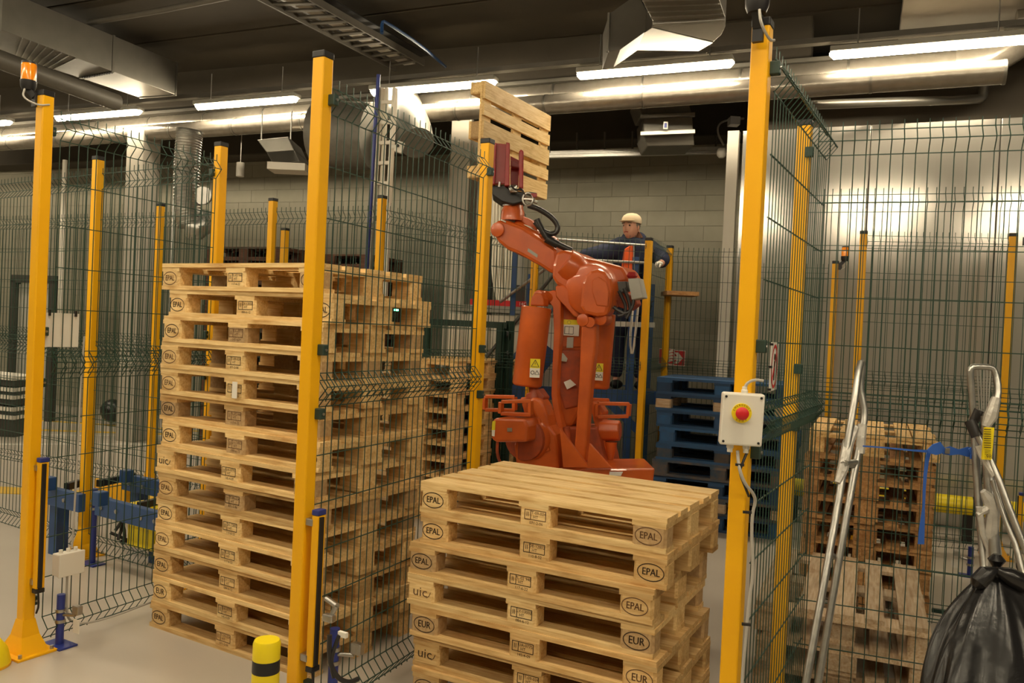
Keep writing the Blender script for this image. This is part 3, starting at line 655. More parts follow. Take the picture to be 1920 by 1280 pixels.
# ------------------------------------------------------------------ man on the platform
D = 8.45
B = at(1190, 470, D); 
def mp(x, d, z): return Vector((B.x, B.y, 0))+RGT*x+FWD*d+UP*z      # x right, d away, z height
def zz(py, px=1190, d=D): return at(px, py, d).z
pelvis = 2.10
man = None
def skin_chain(name, verts, edges, radii, m, parent=None, sub=2, root=0):
    c = sum((Vector(v) for v in verts), Vector())/len(verts)
    me = bpy.data.meshes.new(name); me.from_pydata([tuple(Vector(v)-c) for v in verts], edges, []); me.materials.append(M[m])
    o = bpy.data.objects.new(name, me); COL.objects.link(o); o.location = c
    s_ = o.modifiers.new('s', 'SKIN'); sv = me.skin_vertices[0].data
    for i, r in enumerate(radii): sv[i].radius = (r, r) if not isinstance(r, tuple) else r; sv[i].use_root = (i == root)
    s_.use_smooth_shade = True
    u = o.modifiers.new('u', 'SUBSURF'); u.levels = sub; u.render_levels = sub
    if parent: o.parent = parent; o.matrix_parent_inverse = wmat(parent).inverted()
    return o
hd = at(1182, 428, D-.02); hx = (hd-Vector((B.x, B.y, 0))).dot(RGT)
PZ = 1.18
man = thing('person', 'man in beige cap, navy jacket and orange vest, arms spread along the platform rail', 'person', mp(0, .05, PZ), YAW)
V = [mp(0, .05, pelvis), mp(0, .04, pelvis+.22), mp(0, .02, pelvis+.46), mp(-.02, 0, pelvis+.60),
     mp(-.03, -.03, pelvis+.70), mp(-.03, -.04, pelvis+.80),
     mp(-.17, 0, pelvis+.53), mp(-.33, -.08, pelvis+.43), mp(-.60, -.20, pelvis+.40),
     mp(.15, 0, pelvis+.53), mp(.27, -.06, pelvis+.42), mp(.24, -.22, pelvis+.36),
     mp(-.10, .05, pelvis-.08), mp(-.12, .04, PZ+.50), mp(-.12, .08, PZ+.10), mp(-.13, -.04, PZ+.05),
     mp(.10, .05, pelvis-.08), mp(.12, .04, PZ+.50), mp(.12, .08, PZ+.10), mp(.13, -.04, PZ+.05)]
Eg = [(0, 1), (1, 2), (2, 3), (3, 4), (4, 5), (2, 6), (6, 7), (7, 8), (2, 9), (9, 10), (10, 11), (0, 12), (12, 13), (13, 14), (14, 15), (0, 16), (16, 17), (17, 18), (18, 19)]
Rr = [.14, .13, .15, .075, .055, .06, .07, .048, .035, .07, .05, .035, .09, .062, .042, .035, .09, .062, .042, .035]
skin_chain('body', V, Eg, Rr, 'skin', man)
# head with face
HC = mp(hx, -.05, zz(428)+.0); FD = (-RGT*.62-FWD*.78+UP*.04).normalized(); FX = FD.cross(UP).normalized()
import bmesh
def head():
    bm = bmesh.new(); bmesh.ops.create_uvsphere(bm, u_segments=24, v_segments=16, radius=1)
    for v in bm.verts:
        x, y, z = v.co            # y forward
        f = max(0, y)
        w_ = .078*(1-.22*max(0, -z)**1.2); l_ = .098; h_ = .122
        X = x*w_; Y = y*l_; Z = z*h_
        if z < -.25 and y > 0: Y += .012*(-z)
        nose = math.exp(-((x/.16)**2+((z+.12)/.20)**2))*f; Y += nose*.026
        brow = math.exp(-((z-.22)/.12)**2)*f; Y += brow*.005
        eye = (math.exp(-(((x-.42)/.17)**2+((z-.06)/.11)**2))+math.exp(-(((x+.42)/.17)**2+((z-.06)/.11)**2)))*f; Y -= eye*.012
        mo_ = math.exp(-((x/.30)**2+((z+.48)/.06)**2))*f; Y -= mo_*.006
        chin = math.exp(-((x/.35)**2+((z+.78)/.16)**2))*max(0, y+.2); Y += chin*.016
        v.co = (X, Y, Z)
    me = bpy.data.meshes.new('head'); bm.to_mesh(me); bm.free()
    for p in me.polygons: p.use_smooth = True
    me.materials.append(M['skin'])
    return me
ho = bpy.data.objects.new('head', head()); COL.objects.link(ho)
MH = Matrix(((FX.x, FD.x, 0, HC.x), (FX.y, FD.y, 0, HC.y), (FX.z, FD.z, 1, HC.z), (0, 0, 0, 1)))
UPH = FX.cross(FD)
MH = Matrix(((FX.x, FD.x, UPH.x, HC.x), (FX.y, FD.y, UPH.y, HC.y), (FX.z, FD.z, UPH.z, HC.z), (0, 0, 0, 1)))
ho.parent = man; ho.matrix_parent_inverse = wmat(man).inverted(); ho.matrix_basis = MH
def hp_(x, y, z): return HC+FX*x+FD*y+UPH*z
for sx in (-1, 1):
    MB().ball(hp_(sx*.033, .082, .008), .010, 8, 6).build('eye', 'eye', ho, smooth=True)
    MB().ball(hp_(sx*.079, -.012, -.004), .022, 8, 6, (.5, .8, 1.3)).build('ear', 'skin', ho, smooth=True)
    MB().tube([hp_(sx*.018, .093, .030), hp_(sx*.034, .092, .035), hp_(sx*.052, .080, .030)], .004, 6).build('eyebrow', 'hair', ho)
MB().tube([hp_(-.024, .087, -.060), hp_(0, .095, -.058), hp_(.024, .087, -.060)], .004, 6).build('mouth', 'red', ho)
# hair band at the sides and cap
mbh = MB(); mbh.ball(hp_(0, -.018, .018), .092, 16, 10, (.93, .98, .85)); mbh.build('hair', 'hair', man, smooth=True)
cp = MB().lathe(hp_(0, -.006, .040), [(.100, 0), (.104, .02), (.100, .05), (.084, .078), (.055, .098), (.02, .106)], UPH, 24).build('cap', 'cap', man, smooth=True)
vs = [hp_(.078*math.cos(a), .060+.115*math.sin(a), .055-.016*math.sin(a)) for a in [math.pi*i/12 for i in range(13)]]
MB().prism(vs, UPH*.006).build('cap_peak', 'cap', cp, bevel=.001)
# jacket
J = [mp(0, .05, pelvis-.12), mp(0, .04, pelvis+.22), mp(0, .03, pelvis+.47), mp(-.01, .02, pelvis+.585),
     mp(-.17, .01, pelvis+.535), mp(-.33, -.08, pelvis+.45), mp(-.585, -.19, pelvis+.40),
     mp(.16, .01, pelvis+.53), mp(.29, -.06, pelvis+.42), mp(.25, -.20, pelvis+.37)]
skin_chain('jacket', J, [(0, 1), (1, 2), (2, 3), (2, 4), (4, 5), (5, 6), (2, 7), (7, 8), (8, 9)], [(.22, .16), (.215, .15), (.225, .15), .11, .115, .10, .07, .115, .10, .07], 'navy', man)
skin_chain('collar', [mp(-.13, -.03, pelvis+.60), mp(-.09, .07, pelvis+.66), mp(.0, .10, pelvis+.69), mp(.08, .06, pelvis+.66), mp(.10, -.04, pelvis+.58)], [(0, 1), (1, 2), (2, 3), (3, 4)], [.03, .04, .04, .04, .03], 'navy', man)
skin_chain('trousers', [mp(0, .05, pelvis), mp(-.10, .05, pelvis-.1), mp(-.12, .04, PZ+.5), mp(-.12, .08, PZ+.1), mp(.10, .05, pelvis-.1), mp(.12, .04, PZ+.5), mp(.12, .08, PZ+.1)], [(0, 1), (1, 2), (2, 3), (0, 4), (4, 5), (5, 6)], [.15, .11, .085, .07, .11, .085, .07], 'navy', man)
MB().prism([mp(-.125, -.20, pelvis+.50), mp(-.05, -.20, pelvis+.55), mp(-.03, -.215, pelvis+.30), mp(-.05, -.215, pelvis+.0), mp(-.17, -.205, pelvis+.0), mp(-.145, -.21, pelvis+.30)], FWD*.10).build('hi_vis_vest', 'hivis', man, bevel=.01)
MB().tube([mp(-.04, -.205, pelvis+.54), mp(-.025, -.22, pelvis+.25), mp(-.04, -.22, pelvis+.0)], .006, 6).build('zip', 'steel', man)
for sx in (-1, 1): MB().ball(mp(sx*.125, -.01, PZ+.05), .06, 12, 8, (1, 1.7, .8)).build('shoe', 'black', man, smooth=True)
# gloved hands gripping the rail
def hand(w0, dirv, down):
    w0 = Vector(w0); dirv = dirv.normalized(); side = FWD
    o = skin_chain('glove', [w0, w0+dirv*.05, w0+dirv*.095], [(0, 1), (1, 2)], [.032, (.042, .026), (.040, .024)], 'glove', man, 1)
    for k, (s_, L) in enumerate(((-.03, .030), (-.010, .036), (.010, .034), (.03, .027))):
        a = w0+dirv*(.085)+side*s_*.9
        skin_chain('finger', [a, a+dirv*.035, a+dirv*(.035+L*.6)-UP*.022, a+dirv*.035-UP*.05], [(0, 1), (1, 2), (2, 3)], [.0105, .010, .0095, .008], 'glove', o, 1)
    a = w0+dirv*.03+side*-.035
    skin_chain('thumb', [a, a-UP*.025+side*-.01+dirv*.02, a-UP*.045+dirv*.04], [(0, 1), (1, 2)], [.013, .012, .010], 'glove', o, 1)
hand(mp(-.60, -.20, pelvis+.40), -RGT+FWD*-.1, 1)
hand(mp(.235, -.23, pelvis+.36), -FWD*.7-RGT*.4, 1)

# ------------------------------------------------------------------ blue platform with stairs
plt = thing('access_platform', 'blue steel access platform the man stands on, with steel rails', 'platform', mp(0, .1, 0), YAW)
DK = MB().box(mp(-.38, .22, PZ-.03), (1.35, .85, .05), (RGT, FWD, UP)).build('deck', 'dkgrey', plt)
for x, d_ in ((-1.05, -.18), (-1.05, .62), (-.015, -.17), (.105, -.17), (.27, .5)):
    top = 2.52 if x > -1 and d_ < 0 else 2.3
    MB().box(mp(x, d_, top/2), (.065, .09, top), (RGT, FWD, UP)).build('column', 'blue', plt, bevel=.004)
for z in (1.12,): 
    for d_ in (-.18, .62): MB().bar(mp(-1.1, d_, z), mp(.3, d_, z), .06, .13).build('beam', 'blue', plt)
MB().bar(mp(-.32, -.18, 1.14), mp(.10, -.18, .78), .05, .08).build('brace', 'blue', plt)
MB().bar(mp(-1.05, -.18, .25), mp(.15, -.18, .25), .05, .08).build('beam', 'blue', plt)
rz_ = zz(461)
MB().tube([mp(-1.0, -.32, rz_-.0), mp(-.05, -.30, rz_-.02), mp(.12, -.28, rz_-.02), mp(.16, -.2, rz_-.07)], .013, 10, 1).build('handrail', 'steel', plt, smooth=True)
MB().tube([mp(-.66, -.27, rz_-.25), mp(-.60, -.27, rz_-.19), mp(.1, -.25, rz_-.19)], .014, 8, 1).build('knee_rail', 'steel', plt, smooth=True)
MB().bar(mp(-.45, -.24, zz(610)), mp(.2, -.24, zz(608)), .03, .05).build('toe_rail', 'steel', plt)
MB().bar(mp(.3, -.1, zz(548)), mp(.62, -.1, zz(548)), .35, .04).build('timber_tread', 'wood3', plt)
MB().tube([mp(.02, -.28, zz(575)), mp(.0, -.30, zz(640)), mp(-.02, -.3, zz(668)), mp(-.05, -.3, zz(640)), mp(-.03, -.28, zz(580))], .012, 8, 1).build('white_hose', 'white', plt, smooth=True)
MB().tube([mp(-.35, -.28, zz(590)), mp(-.05, -.3, zz(520))], .014, 8).build('handle_bar', 'white', plt, smooth=True)
MB().tube([mp(-1.35, -.34, zz(580)), mp(-.86, -.34, zz(508))], .016, 8).build('handrail', 'steel', plt, smooth=True)
MB().box(mp(-1.22, -.26, zz(520)), (.05, .05, .9), (RGT, FWD, UP)).build('column', 'blue', plt)
# stairs left of the robot: two blue stringers and treads
stq = thing('steel_stairs', 'blue steel stairs with handrails left of the robot', 'stairs', at(900, 860, 8.0)*1, YAW)
for off in (0, .45):
    a = at(905, 815, 8.0)+FWD*off; b = at(1035, 655, 8.0)+FWD*off
    MB().bar(a, b, .05, .16).build('stringer', 'blue', stq)
    MB().tube([a+UP*.75, b+UP*.75], .018, 8).build('handrail', 'dkgrey', stq, smooth=True)
    MB().tube([a+UP*.40, b+UP*.40], .014, 8).build('knee_rail', 'blue', stq, smooth=True)
for i in range(6):
    p = at(905, 815, 8.0).lerp(at(1035, 655, 8.0), (i+.5)/6)+FWD*.225
    MB().box(p, (.2, .42, .03), (RGT, FWD, UP)).build('tread', 'dkgrey', stq)
for x in (885, 915): 
    p = at(x, 800, 8.0); MB().box((p.x, p.y, .6), (.07, .07, 1.2), (RGT, FWD, UP)).build('stair_post', 'blue', stq)

# ------------------------------------------------------------------ control cabinet, gate and cables behind the robot
cq = at(945, 860, 8.75); cq.z = 0
cabn = thing('control_cabinet', 'white control cabinet behind the stairs left of the robot', 'cabinet', cq, YAW)
ztop = at(945, 592, 8.75).z
MB().box((cq.x, cq.y, ztop/2), (1.25, .5, ztop), (RGT, FWD, UP)).build('cabinet_body', 'white_paint', cabn, bevel=.01)
for k in (-1, 0, 1):
    MB().box(Vector((cq.x, cq.y, ztop/2-.02))+RGT*k*.41-FWD*.262, (.395, .02, ztop-.12), (RGT, FWD, UP)).build('door', 'white_paint', cabn, bevel=.004)
    for z in (.3, .8, 1.3): MB().cyl(Vector((cq.x, cq.y, z))+RGT*(k*.41+.16)-FWD*.27, Vector((cq.x, cq.y, z))+RGT*(k*.41+.16)-FWD*.285, .016, n=12).build('lock', 'black', cabn)
MB().box((cq.x, cq.y, ztop+.06), (1.3, .55, .07), (RGT, FWD, UP)).build('cabinet_top', 'grey', cabn)
MB().box(Vector((cq.x, cq.y, ztop+.125))+RGT*-.12-FWD*.2, (.62, .05, .06), (RGT, FWD, UP)).build('red_strip', 'red_sign', cabn, label='red strip along the cabinet top')
text_into(MB(), '14C', .05, Vector((cq.x, cq.y, ztop+.125))+RGT*.12-FWD*.227, RGT, UP).build('strip_print', 'white', cabn)
q = at(1002, 585, 8.5); MB().box(q, (.18, .2, .12), (RGT, FWD, UP)).build('small_box', 'white', cabn, bevel=.005)
q = at(975, 560, 8.7); MB().box(q, (.1, .2, .28), (RGT, FWD, UP)).build('valve_unit', 'dkgrey', cabn, bevel=.01)
gt = thing('gate_frame', 'dark green square-tube gate frame left of the robot', 'gate', at(920, 850, 7.9), YAW)
MB().bar(at(800, 603, 7.9), at(950, 610, 7.9), .05, .06).build('top_rail', 'dkgreen', gt)
p = at(940, 606, 7.9); q = at(928, 868, 7.9); MB().bar(p, q, .075, .06).build('stile', 'dkgreen', gt)
p = at(957, 602, 7.95); q = at(946, 868, 7.95); MB().bar(p, q, .065, .06).build('stile', 'dkgreen', gt)
MB().bar(at(800, 603, 7.9), at(793, 850, 7.9), .06, .06).build('stile', 'dkgreen', gt)
for y in (627, 663): MB().cyl(at(950, y, 7.87), at(954, y, 7.87), .03, n=12).build('hinge', 'black', gt)
cbq = thing('cable_bundle', 'thick bundle of white cables hanging down behind the forearm', 'cables', at(945, 450, 9.2), YAW)
for k in range(16):
    x = 924+k*2.6; d_ = 9.1+random.uniform(-.05, .05)
    y1 = 560+20*math.sin(k/15*math.pi)
    xb = 944+(k-8)*1.0+(4 if k > 8 else 0)
    MB().tube([at(x+3, 360, d_), at(x, 460, d_), at(x-1+random.uniform(-2, 2), 520, d_), at(xb, 578, d_)], .013, 6, 2).build('cable', 'cable_w', cbq, smooth=True)
q = at(975, 470, 9.3); tag(MB().bar(at(978, 400, 9.3), at(972, 575, 9.3), .09, .06).build('cable_duct', 'grey', smooth=False), 'grey vertical cable duct right of the white cable bundle', 'cable duct')
tag(MB().bar(at(921, 360, 9.5), at(912, 590, 9.5), .10, .08).build('support_column', 'dkgrey'), 'dark steel column behind the gripper post', 'column')
tag(MB().box(at(935, 370, 9.45), (.15, .08, .9), (RGT, FWD, UP)).build('cable_channel', 'white_paint'), 'white cable channel above the white cables behind the wrist', 'cable duct')

# arrow signs
def sign(px, py, d, w_, h_, lab, arrow=True):
    t = thing('wall_sign', lab, 'sign', at(px, py, d), R(8.2)); o = at(px, py, d)
    MB().box(o, (w_, .012, h_), (WX, WY, UP)).build('sign_board', 'sticker', t)
    MB().box(o-WY*.007, (w_*.92, .004, h_*.92), (WX, WY, UP)).build('sign_face', 'red_sign', t)
    f = o-WY*.011; s_ = w_
    if arrow:
        pts = [(-.42, .12), (-.02, .12), (-.20, .36), (.06, .36), (.36, 0), (.06, -.36), (-.20, -.36), (-.02, -.12), (-.42, -.12)]
        MB().prism([f+WX*(a*s_)+UP*(b*s_) for a, b in pts], WY*.003).build('arrow', 'sticker', t)
    else:
        mb = MB(); 
        for k in range(4): mb.bar(f+WX*(.1+.0)*s_+UP*(-.3+k*.2)*s_, f+WX*.40*s_+UP*(-.2+k*.2)*s_, .004, .03)
        mb.build('hose_symbol', 'sticker', t)
sign(1270, 671, 10.6, .20, .20, 'red square sign with a white arrow pointing right')
sign(1250, 668, 10.62, .20, .20, 'red square sign with white stripes, half hidden behind the post', False)

# ------------------------------------------------------------------ stop box, small sign, cables at the front post
eb = Vector((-.735, 2.78, 0)); o = at(1390, 785, 2.74); o2 = Vector((o.x, o.y, o.z))
EX = (RGT*.97+FWD*.0).normalized(); EX = Vector((math.cos(R(20)), math.sin(R(20)), 0)); EY = Vector((-EX.y, EX.x, 0))
EU = (UP+EX*.02).normalized()
es = thing('emergency_stop_box', 'light grey box with red mushroom button on the front yellow post', 'stop button', o2, R(20))
MB().box(o2, (.135, .06, .172), (EX, EY, EU)).build('box_lid', 'white', es, bevel=.006)
MB().box(o2+EY*.035, (.125, .03, .16), (EX, EY, EU)).build('box_body', 'white', es, bevel=.004)
for a in (-1, 1):
    for b in (-1, 1): MB().cyl(o2+EX*a*.056+EU*b*.074-EY*.028, o2+EX*a*.056+EU*b*.074-EY*.033, .0042, n=10).build('screw', 'black', es)
bo = o2+EU*.022-EY*.03-EX*.004
MB().cyl(bo, bo-EY*.006, .032, n=32).build('yellow_disc', 'yellow_bright', es, smooth=True)
MB().lathe(bo-EY*.005, [(.012, 0), (.012, .012), (.021, .014), (.021, .022), (.015, .028), (.005, .030)], -EY, 24).build('mushroom_button', 'red_sign', es, smooth=True)
tx = MB()
for word, a0, a1, fl_ in (('EMERGENCY', 160, 20, 1), ('STOP', 235, 305, -1)):
    for i, c_ in enumerate(word):
        a = R(a0+(a1-a0)*i/(len(word)-1)); dr = EX*math.cos(a)+EU*math.sin(a)
        up_ = dr*fl_; xx = (EX*math.sin(a)-EU*math.cos(a))*fl_
        text_into(tx, c_, .0085, bo-EY*.0065+dr*.0265, xx, up_)
tx.build('button_lettering', 'ink', es)
MB().lathe(o2+EU*.084+EX*.004, [(.011, 0), (.011, .012), (.008, .014), (.008, .024)], EU, 14).build('cable_gland', 'white', es, smooth=True)
for x in (-.03, .022): MB().lathe(o2-EU*.084+EX*x, [(.012, 0), (.012, .014), (.009, .016), (.009, .028)], -EU, 14).build('cable_gland', 'white', es, smooth=True)
MB().tube([o2+EU*.105+EX*.004, o2+EU*.122+EX*.012, o2+EU*.133+EX*.035, o2+EU*.13+EX*.062], .005, 8, 2).build('cable', 'cable', es, smooth=True)
MB().tube([at(1403, 842, 2.74), at(1392, 868, 2.72), at(1386, 885, 2.72), at(1396, 910, 2.72), at(1404, 930, 2.75)], .0045, 8, 2).build('cable', 'black', es, smooth=True)
MB().tube([at(1383, 845, 2.74), at(1385, 875, 2.71), at(1395, 905, 2.71), at(1413, 925, 2.74), at(1417, 940, 2.76), at(1411, 960, 2.76), at(1409, 1000, 2.76), at(1413, 1070, 2.76), at(1404, 1130, 2.76), at(1398, 1200, 2.75), at(1390, 1290, 2.75), at(1388, 1420, 2.75)], .0055, 8, 2).build('cable', 'cable', es, smooth=True)
for x, y in ((1387, 871), (1401, 960), (1399, 1170)): MB().box(at(x, y, 2.715), (.028, .01, .008), (EX, EY, UP)).build('cable_tie', 'black', es)
# prohibition sign tied to the edge-on mesh
sg = thing('prohibition_sign', 'narrow-looking white sign with red ring tied to the edge-on mesh', 'sign', (-.655, 3.0, 1.66))
a = Vector((-.640, 2.985, 0)); b = Vector((-.655, 3.17, 0)); SX = (b-a).normalized(); SN = Vector((SX.y, -SX.x, 0))
zc = 1.648; cc = (a+b)/2+UP*zc
MB().box(cc, (.185, .003, .175), (SX, -SN, UP)).build('sign_board', 'sticker', sg)
mb = MB(); ring(mb, cc+SN*.003, SX, UP, .08, .08, .012); mb.box(cc+SN*.003, (.15, .001, .012), ((SX+UP).normalized(), -SN, (UP-SX).normalized())); mb.build('red_ring', 'red_sign', sg)
mb = MB(); mb.ball(cc+SN*.003+UP*.035, .012, 8, 6, (.2, 1, 1)); mb.bar(cc+SN*.003+UP*.02, cc+SN*.003-UP*.05, .001, .02, SX); mb.build('pictogram', 'ink', sg)
for z in (-.08, 0, .08): MB().box(cc+UP*z-SX*.088, (.012, .012, .008), (SX, SN, UP)).build('cable_tie', 'black', sg)

# ------------------------------------------------------------------ light curtains, stands, junction box
def curtain(p0, z0, z1, lab, face):
    t = thing('light_curtain', lab, 'light curtain', p0); p = Vector((p0[0], p0[1], 0)); zc = (z0+z1)/2; L = z1-z0
    MB().box(p+UP*zc, (.034, .045, L)).build('housing', 'yellow', t, bevel=.004)
    MB().box(p+UP*zc+face*.020+Vector((0, -.006, 0)), (.012, .020, L-.01)).build('sensor_window', 'black', t)
    MB().box(p+UP*(z1+.012), (.036, .047, .022)).build('end_cap', 'blue_post', t, bevel=.003)
    MB().box(p+UP*(z0-.012), (.036, .047, .022)).build('end_cap', 'black', t, bevel=.003)
    for z in (z0+.03, z1-.03): 
        MB().box(p+UP*z-face*.03, (.04, .05, .03)).build('bracket', 'steel', t, bevel=.004)
    MB().tube([p+UP*(z0-.02), p+UP*(z0-.09)+face*.01, p+UP*(z0-.13)-face*.01], .005, 6, 1).build('cable', 'black', t, smooth=True)
    return t
curtain((-4.06, 2.45, .3), .33, .965, 'yellow light curtain with black face beside the far left post', Vector((1, 0, 0)))
curtain((-2.285, 2.52, .3), .345, .955, 'yellow light curtain with black face beside the front post of the tall stack', Vector((1, 0, 0)))
_c = at(1912, 985, 6.5); curtain((_c.x, _c.y, .3), .15, .62, 'yellow and black light curtain at the right edge', Vector((-1, 0, 0)))
def stand(x, y, h, lab, tagp=True, side=1):
    t = thing('sensor_stand', lab, 'sensor stand', (x, y, 0))
    MB().cyl((x, y, 0.01), (x, y, h), .02, n=16).build('stand_tube', 'blue_post', t, smooth=True)
    MB().box((x, y, .005), (.16, .10, .01)).build('foot_plate', 'blue_post', t, bevel=.002)
    for z in (h-.09, h-.145): MB().lathe((x, y, z), [(.026, 0), (.027, .008), (.026, .016)]).build('pipe_clamp', 'steel', t, smooth=True)
    MB().cyl((x, y, h-.105), (x+.08*side, y+.03, h-.10), .009, n=10).build('arm', 'steel', t, smooth=True)
    MB().box((x+.095*side, y+.03, h-.07), (.05, .03, .045)).build('reflector_head', 'steel', t, bevel=.004)
    if tagp: MB().box((x+.105*side, y+.02, h-.15), (.05, .003, .07)).build('tag', 'sticker', t)
stand(-4.065, 2.575, .265, 'short blue sensor stand with white tag at the foot of the far left post')
stand(-5.22, 3.52, .52, 'taller blue stand at the foot of the second post from the left', False)
stand(-2.21, 2.56, .50, 'blue stand behind the light curtain of the front post', False)
_c = at(1818, 1079, 6.36); stand(_c.x, _c.y, .23, 'small blue sensor stand on the floor at the right behind the meshes', True, -1)
jb = thing('junction_box', 'light grey junction box on the mesh near the far left post', 'junction box', (-4.06, 2.70, .42))
MB().box((-4.075, 2.61, .42), (.06, .135, .115)).build('box_body', 'white', jb, bevel=.006)
MB().box((-4.042, 2.61, .42), (.014, .14, .12)).build('box_lid', 'white', jb, bevel=.004)
for y in (2.57, 2.61, 2.65): MB().cyl((-4.075, y, .478), (-4.075, y, .495), .010, n=10).build('cable_gland', 'white', jb)
MB().tube([(-4.075, 2.61, .36), (-4.075, 2.61, .20), (-4.075, 2.63, .09), (-4.06, 2.8, .06), (-4.08, 3.2, .08)], .006, 8, 2).build('cable', 'cable', jb, smooth=True)
MB().tube([(-4.075, 2.63, .49), (-4.09, 2.65, .9), (-4.10, 2.66, 1.4), (-4.10, 2.67, 1.6)], .005, 6, 1).build('cable', 'cable', jb, smooth=True)
wsn = thing('blank_sign', 'blank whitish board tied to the left mesh', 'sign', (-4.14, 2.58, 1.62))
MB().box((-4.125, 2.56, 1.628), (.004, .185, .175)).build('sign_board', 'white', wsn, bevel=.001)
for y in (2.49, 2.63): MB().box((-4.12, y, 1.715), (.012, .01, .03)).build('cable_tie', 'black', wsn)
# parts hanging at the front post
hs = thing('stop_switch', 'chrome sensor bracket and black cable loop beside the front post', 'sensor', (-2.2, 2.6, .4))
MB().cyl(at(612, 1122, 3.3), at(632, 1136, 3.25), .012, n=12).build('sensor_tube', 'steel', hs, smooth=True)
MB().cyl(at(630, 1136, 3.25), at(618, 1160, 3.25), .01, n=12).build('sensor_tube', 'steel', hs, smooth=True)
MB().box(at(617, 1158, 3.25), (.05, .03, .03)).build('sensor_head', 'steel', hs, bevel=.006)
MB().tube([at(618, 1190, 3.2), at(617, 1220, 3.2), at(621, 1250, 3.2), at(634, 1272, 3.2), at(655, 1280, 3.22), at(672, 1272, 3.25)], .010, 8, 2).build('cable', 'rubber', hs, smooth=True)
MB().tube([at(636, 1190, 3.2), at(625, 1220, 3.2), at(620, 1245, 3.2), at(626, 1270, 3.2)], .008, 8, 2).build('cable', 'rubber', hs, smooth=True)
MB().box(at(643, 1189, 3.2), (.04, .015, .02)).build('cable_tag', 'sticker', hs)

# bollards
bl = thing('bollard', 'short round bollard banded yellow and black before the front post', 'bollard', (-2.28, 2.26, 0))
zs = [0, .10, .20, .32, .35, .415, .53]
zs = [0, .12, .24, .345, .415, .455, .53]
zs = [0, .16, .27, .34, .408, .455, .53]
zs = [0, .18, .27, .34, .41, .458, .53]
for i in range(6):
    z0, z1 = zs[i], zs[i+1]; m = 'yellow_bright' if i in (1, 3, 5) else 'black'
    pr_ = [(.051, z0), (.051, z1)] if i < 5 else [(.051, z0), (.051, z1-.012), (.046, z1), (.02, z1+.002)]
    MB().lathe((-2.28, 2.26, 0), pr_, UP, 28).build('band', m, bl, smooth=True)
dm = thing('corner_bumper', 'rounded yellow guard foot cut by the left frame edge', 'bumper', (-4.09, 2.23, 0))
MB().lathe((-4.09, 2.23, 0), [(.10, 0), (.10, .02), (.085, .08), (.05, .13), (.02, .14)], UP, 24).build('bumper_body', 'yellow_bright', dm, smooth=True)
MB().lathe((-4.09, 2.23, 0), [(.102, 0), (.102, .012)], UP, 24).build('bumper_rim', 'yellow', dm, smooth=True)

# ------------------------------------------------------------------ hand trucks, strap, bag
def alu(t, pts, r=.0135, name='frame_tube', m='alu', sm=1): return MB().tube(pts, r, 10, sm).build(name, m, t, smooth=True)
def ground(px, py, d, px2, py2, d2):       # extend the line to the floor
    a = at(px, py, d); b = at(px2, py2, d2); k = (a.z-.03)/(a.z-b.z); return a+(b-a)*k
h1 = thing('hand_truck', 'tall aluminium hand truck leaning on the mesh, seen from its side, left of the strap', 'hand truck', at(1540, 1250, 3.1))
g1 = ground(1600, 800, 3.25, 1512, 1275, 3.05); g2 = ground(1606, 840, 3.4, 1535, 1275, 3.2)
alu(h1, [at(1614, 679, 3.45), at(1609, 700, 3.42), at(1604, 740, 3.38), at(1594, 800, 3.33), at(1582, 880, 3.3), at(1560, 1010, 3.2), at(1512, 1275, 3.05), g1], .0145)
alu(h1, [at(1614, 677, 3.45), at(1618, 690, 3.46), at(1612, 722, 3.46), at(1616, 745, 3.45), at(1622, 775, 3.44), at(1617, 810, 3.42), at(1603, 880, 3.38), at(1578, 1020, 3.3), at(1535, 1275, 3.2), g2], .0145)
for a, b in (((1581, 870), (1600, 872)), ((1553, 1038), (1573, 1047)), ((1585, 868), (1604, 866))): MB().tube([at(*a, 3.28), at(*b, 3.36)], .012, 8).build('cross_bar', 'alu', h1, smooth=True)
MB().box((g1+g2)/2-UP*.02, (.3, .25, .012), (RGT, FWD, UP)).build('toe_plate', 'alu', h1)
MB().tube([at(1604, 800, 3.36), at(1590, 830, 3.33), at(1580, 880, 3.29), at(1570, 905, 3.27)], [.016, .022, .021, .012, ][:4], 8).build('wrapped_film', 'film', h1, smooth=True)
MB().tube([at(1617, 795, 3.42), at(1612, 850, 3.40)], .019, 8).build('wrapped_film', 'film', h1, smooth=True)
h2 = thing('hand_truck', 'aluminium hand truck with loop handle and yellow label at the right', 'hand truck', at(1860, 1250, 3.0))
g3 = ground(1835, 850, 3.2, 1853, 1050, 3.1); g4 = ground(1868, 880, 3.1, 1920, 1050, 3.0)
alu(h2, [at(1826, 790, 3.3), at(1822, 740, 3.3), at(1819, 700, 3.3), at(1821, 688, 3.3), at(1834, 687, 3.3), at(1858, 688, 3.3), at(1866, 695, 3.3), at(1873, 730, 3.28), at(1868, 755, 3.26), at(1856, 785, 3.24), at(1851, 800, 3.22)], .0125)
for k in range(5): MB().tube([at(1832+k*6.5, 690, 3.3), at(1838+k*3.5, 790, 3.28)], .003, 5).build('wire_net', 'steel', h2)
alu(h2, [at(1828, 820, 3.28), at(1832, 900, 3.25), at(1840, 1000, 3.2), at(1846, 1075, 3.15), g3], .0145)
alu(h2, [at(1850, 780, 3.22), at(1853, 880, 3.2), at(1860, 960, 3.16), at(1866, 1060, 3.12), g3+RGT*.08], .021)
alu(h2, [at(1818, 790, 3.2), at(1840, 830, 3.18), at(1866, 880, 3.12), at(1895, 960, 3.06), at(1935, 1060, 3.0), g4], .0125)
alu(h2, [at(1862, 900, 3.14), at(1880, 960, 3.1), at(1912, 1040, 3.02), g4-RGT*.1], .0115)
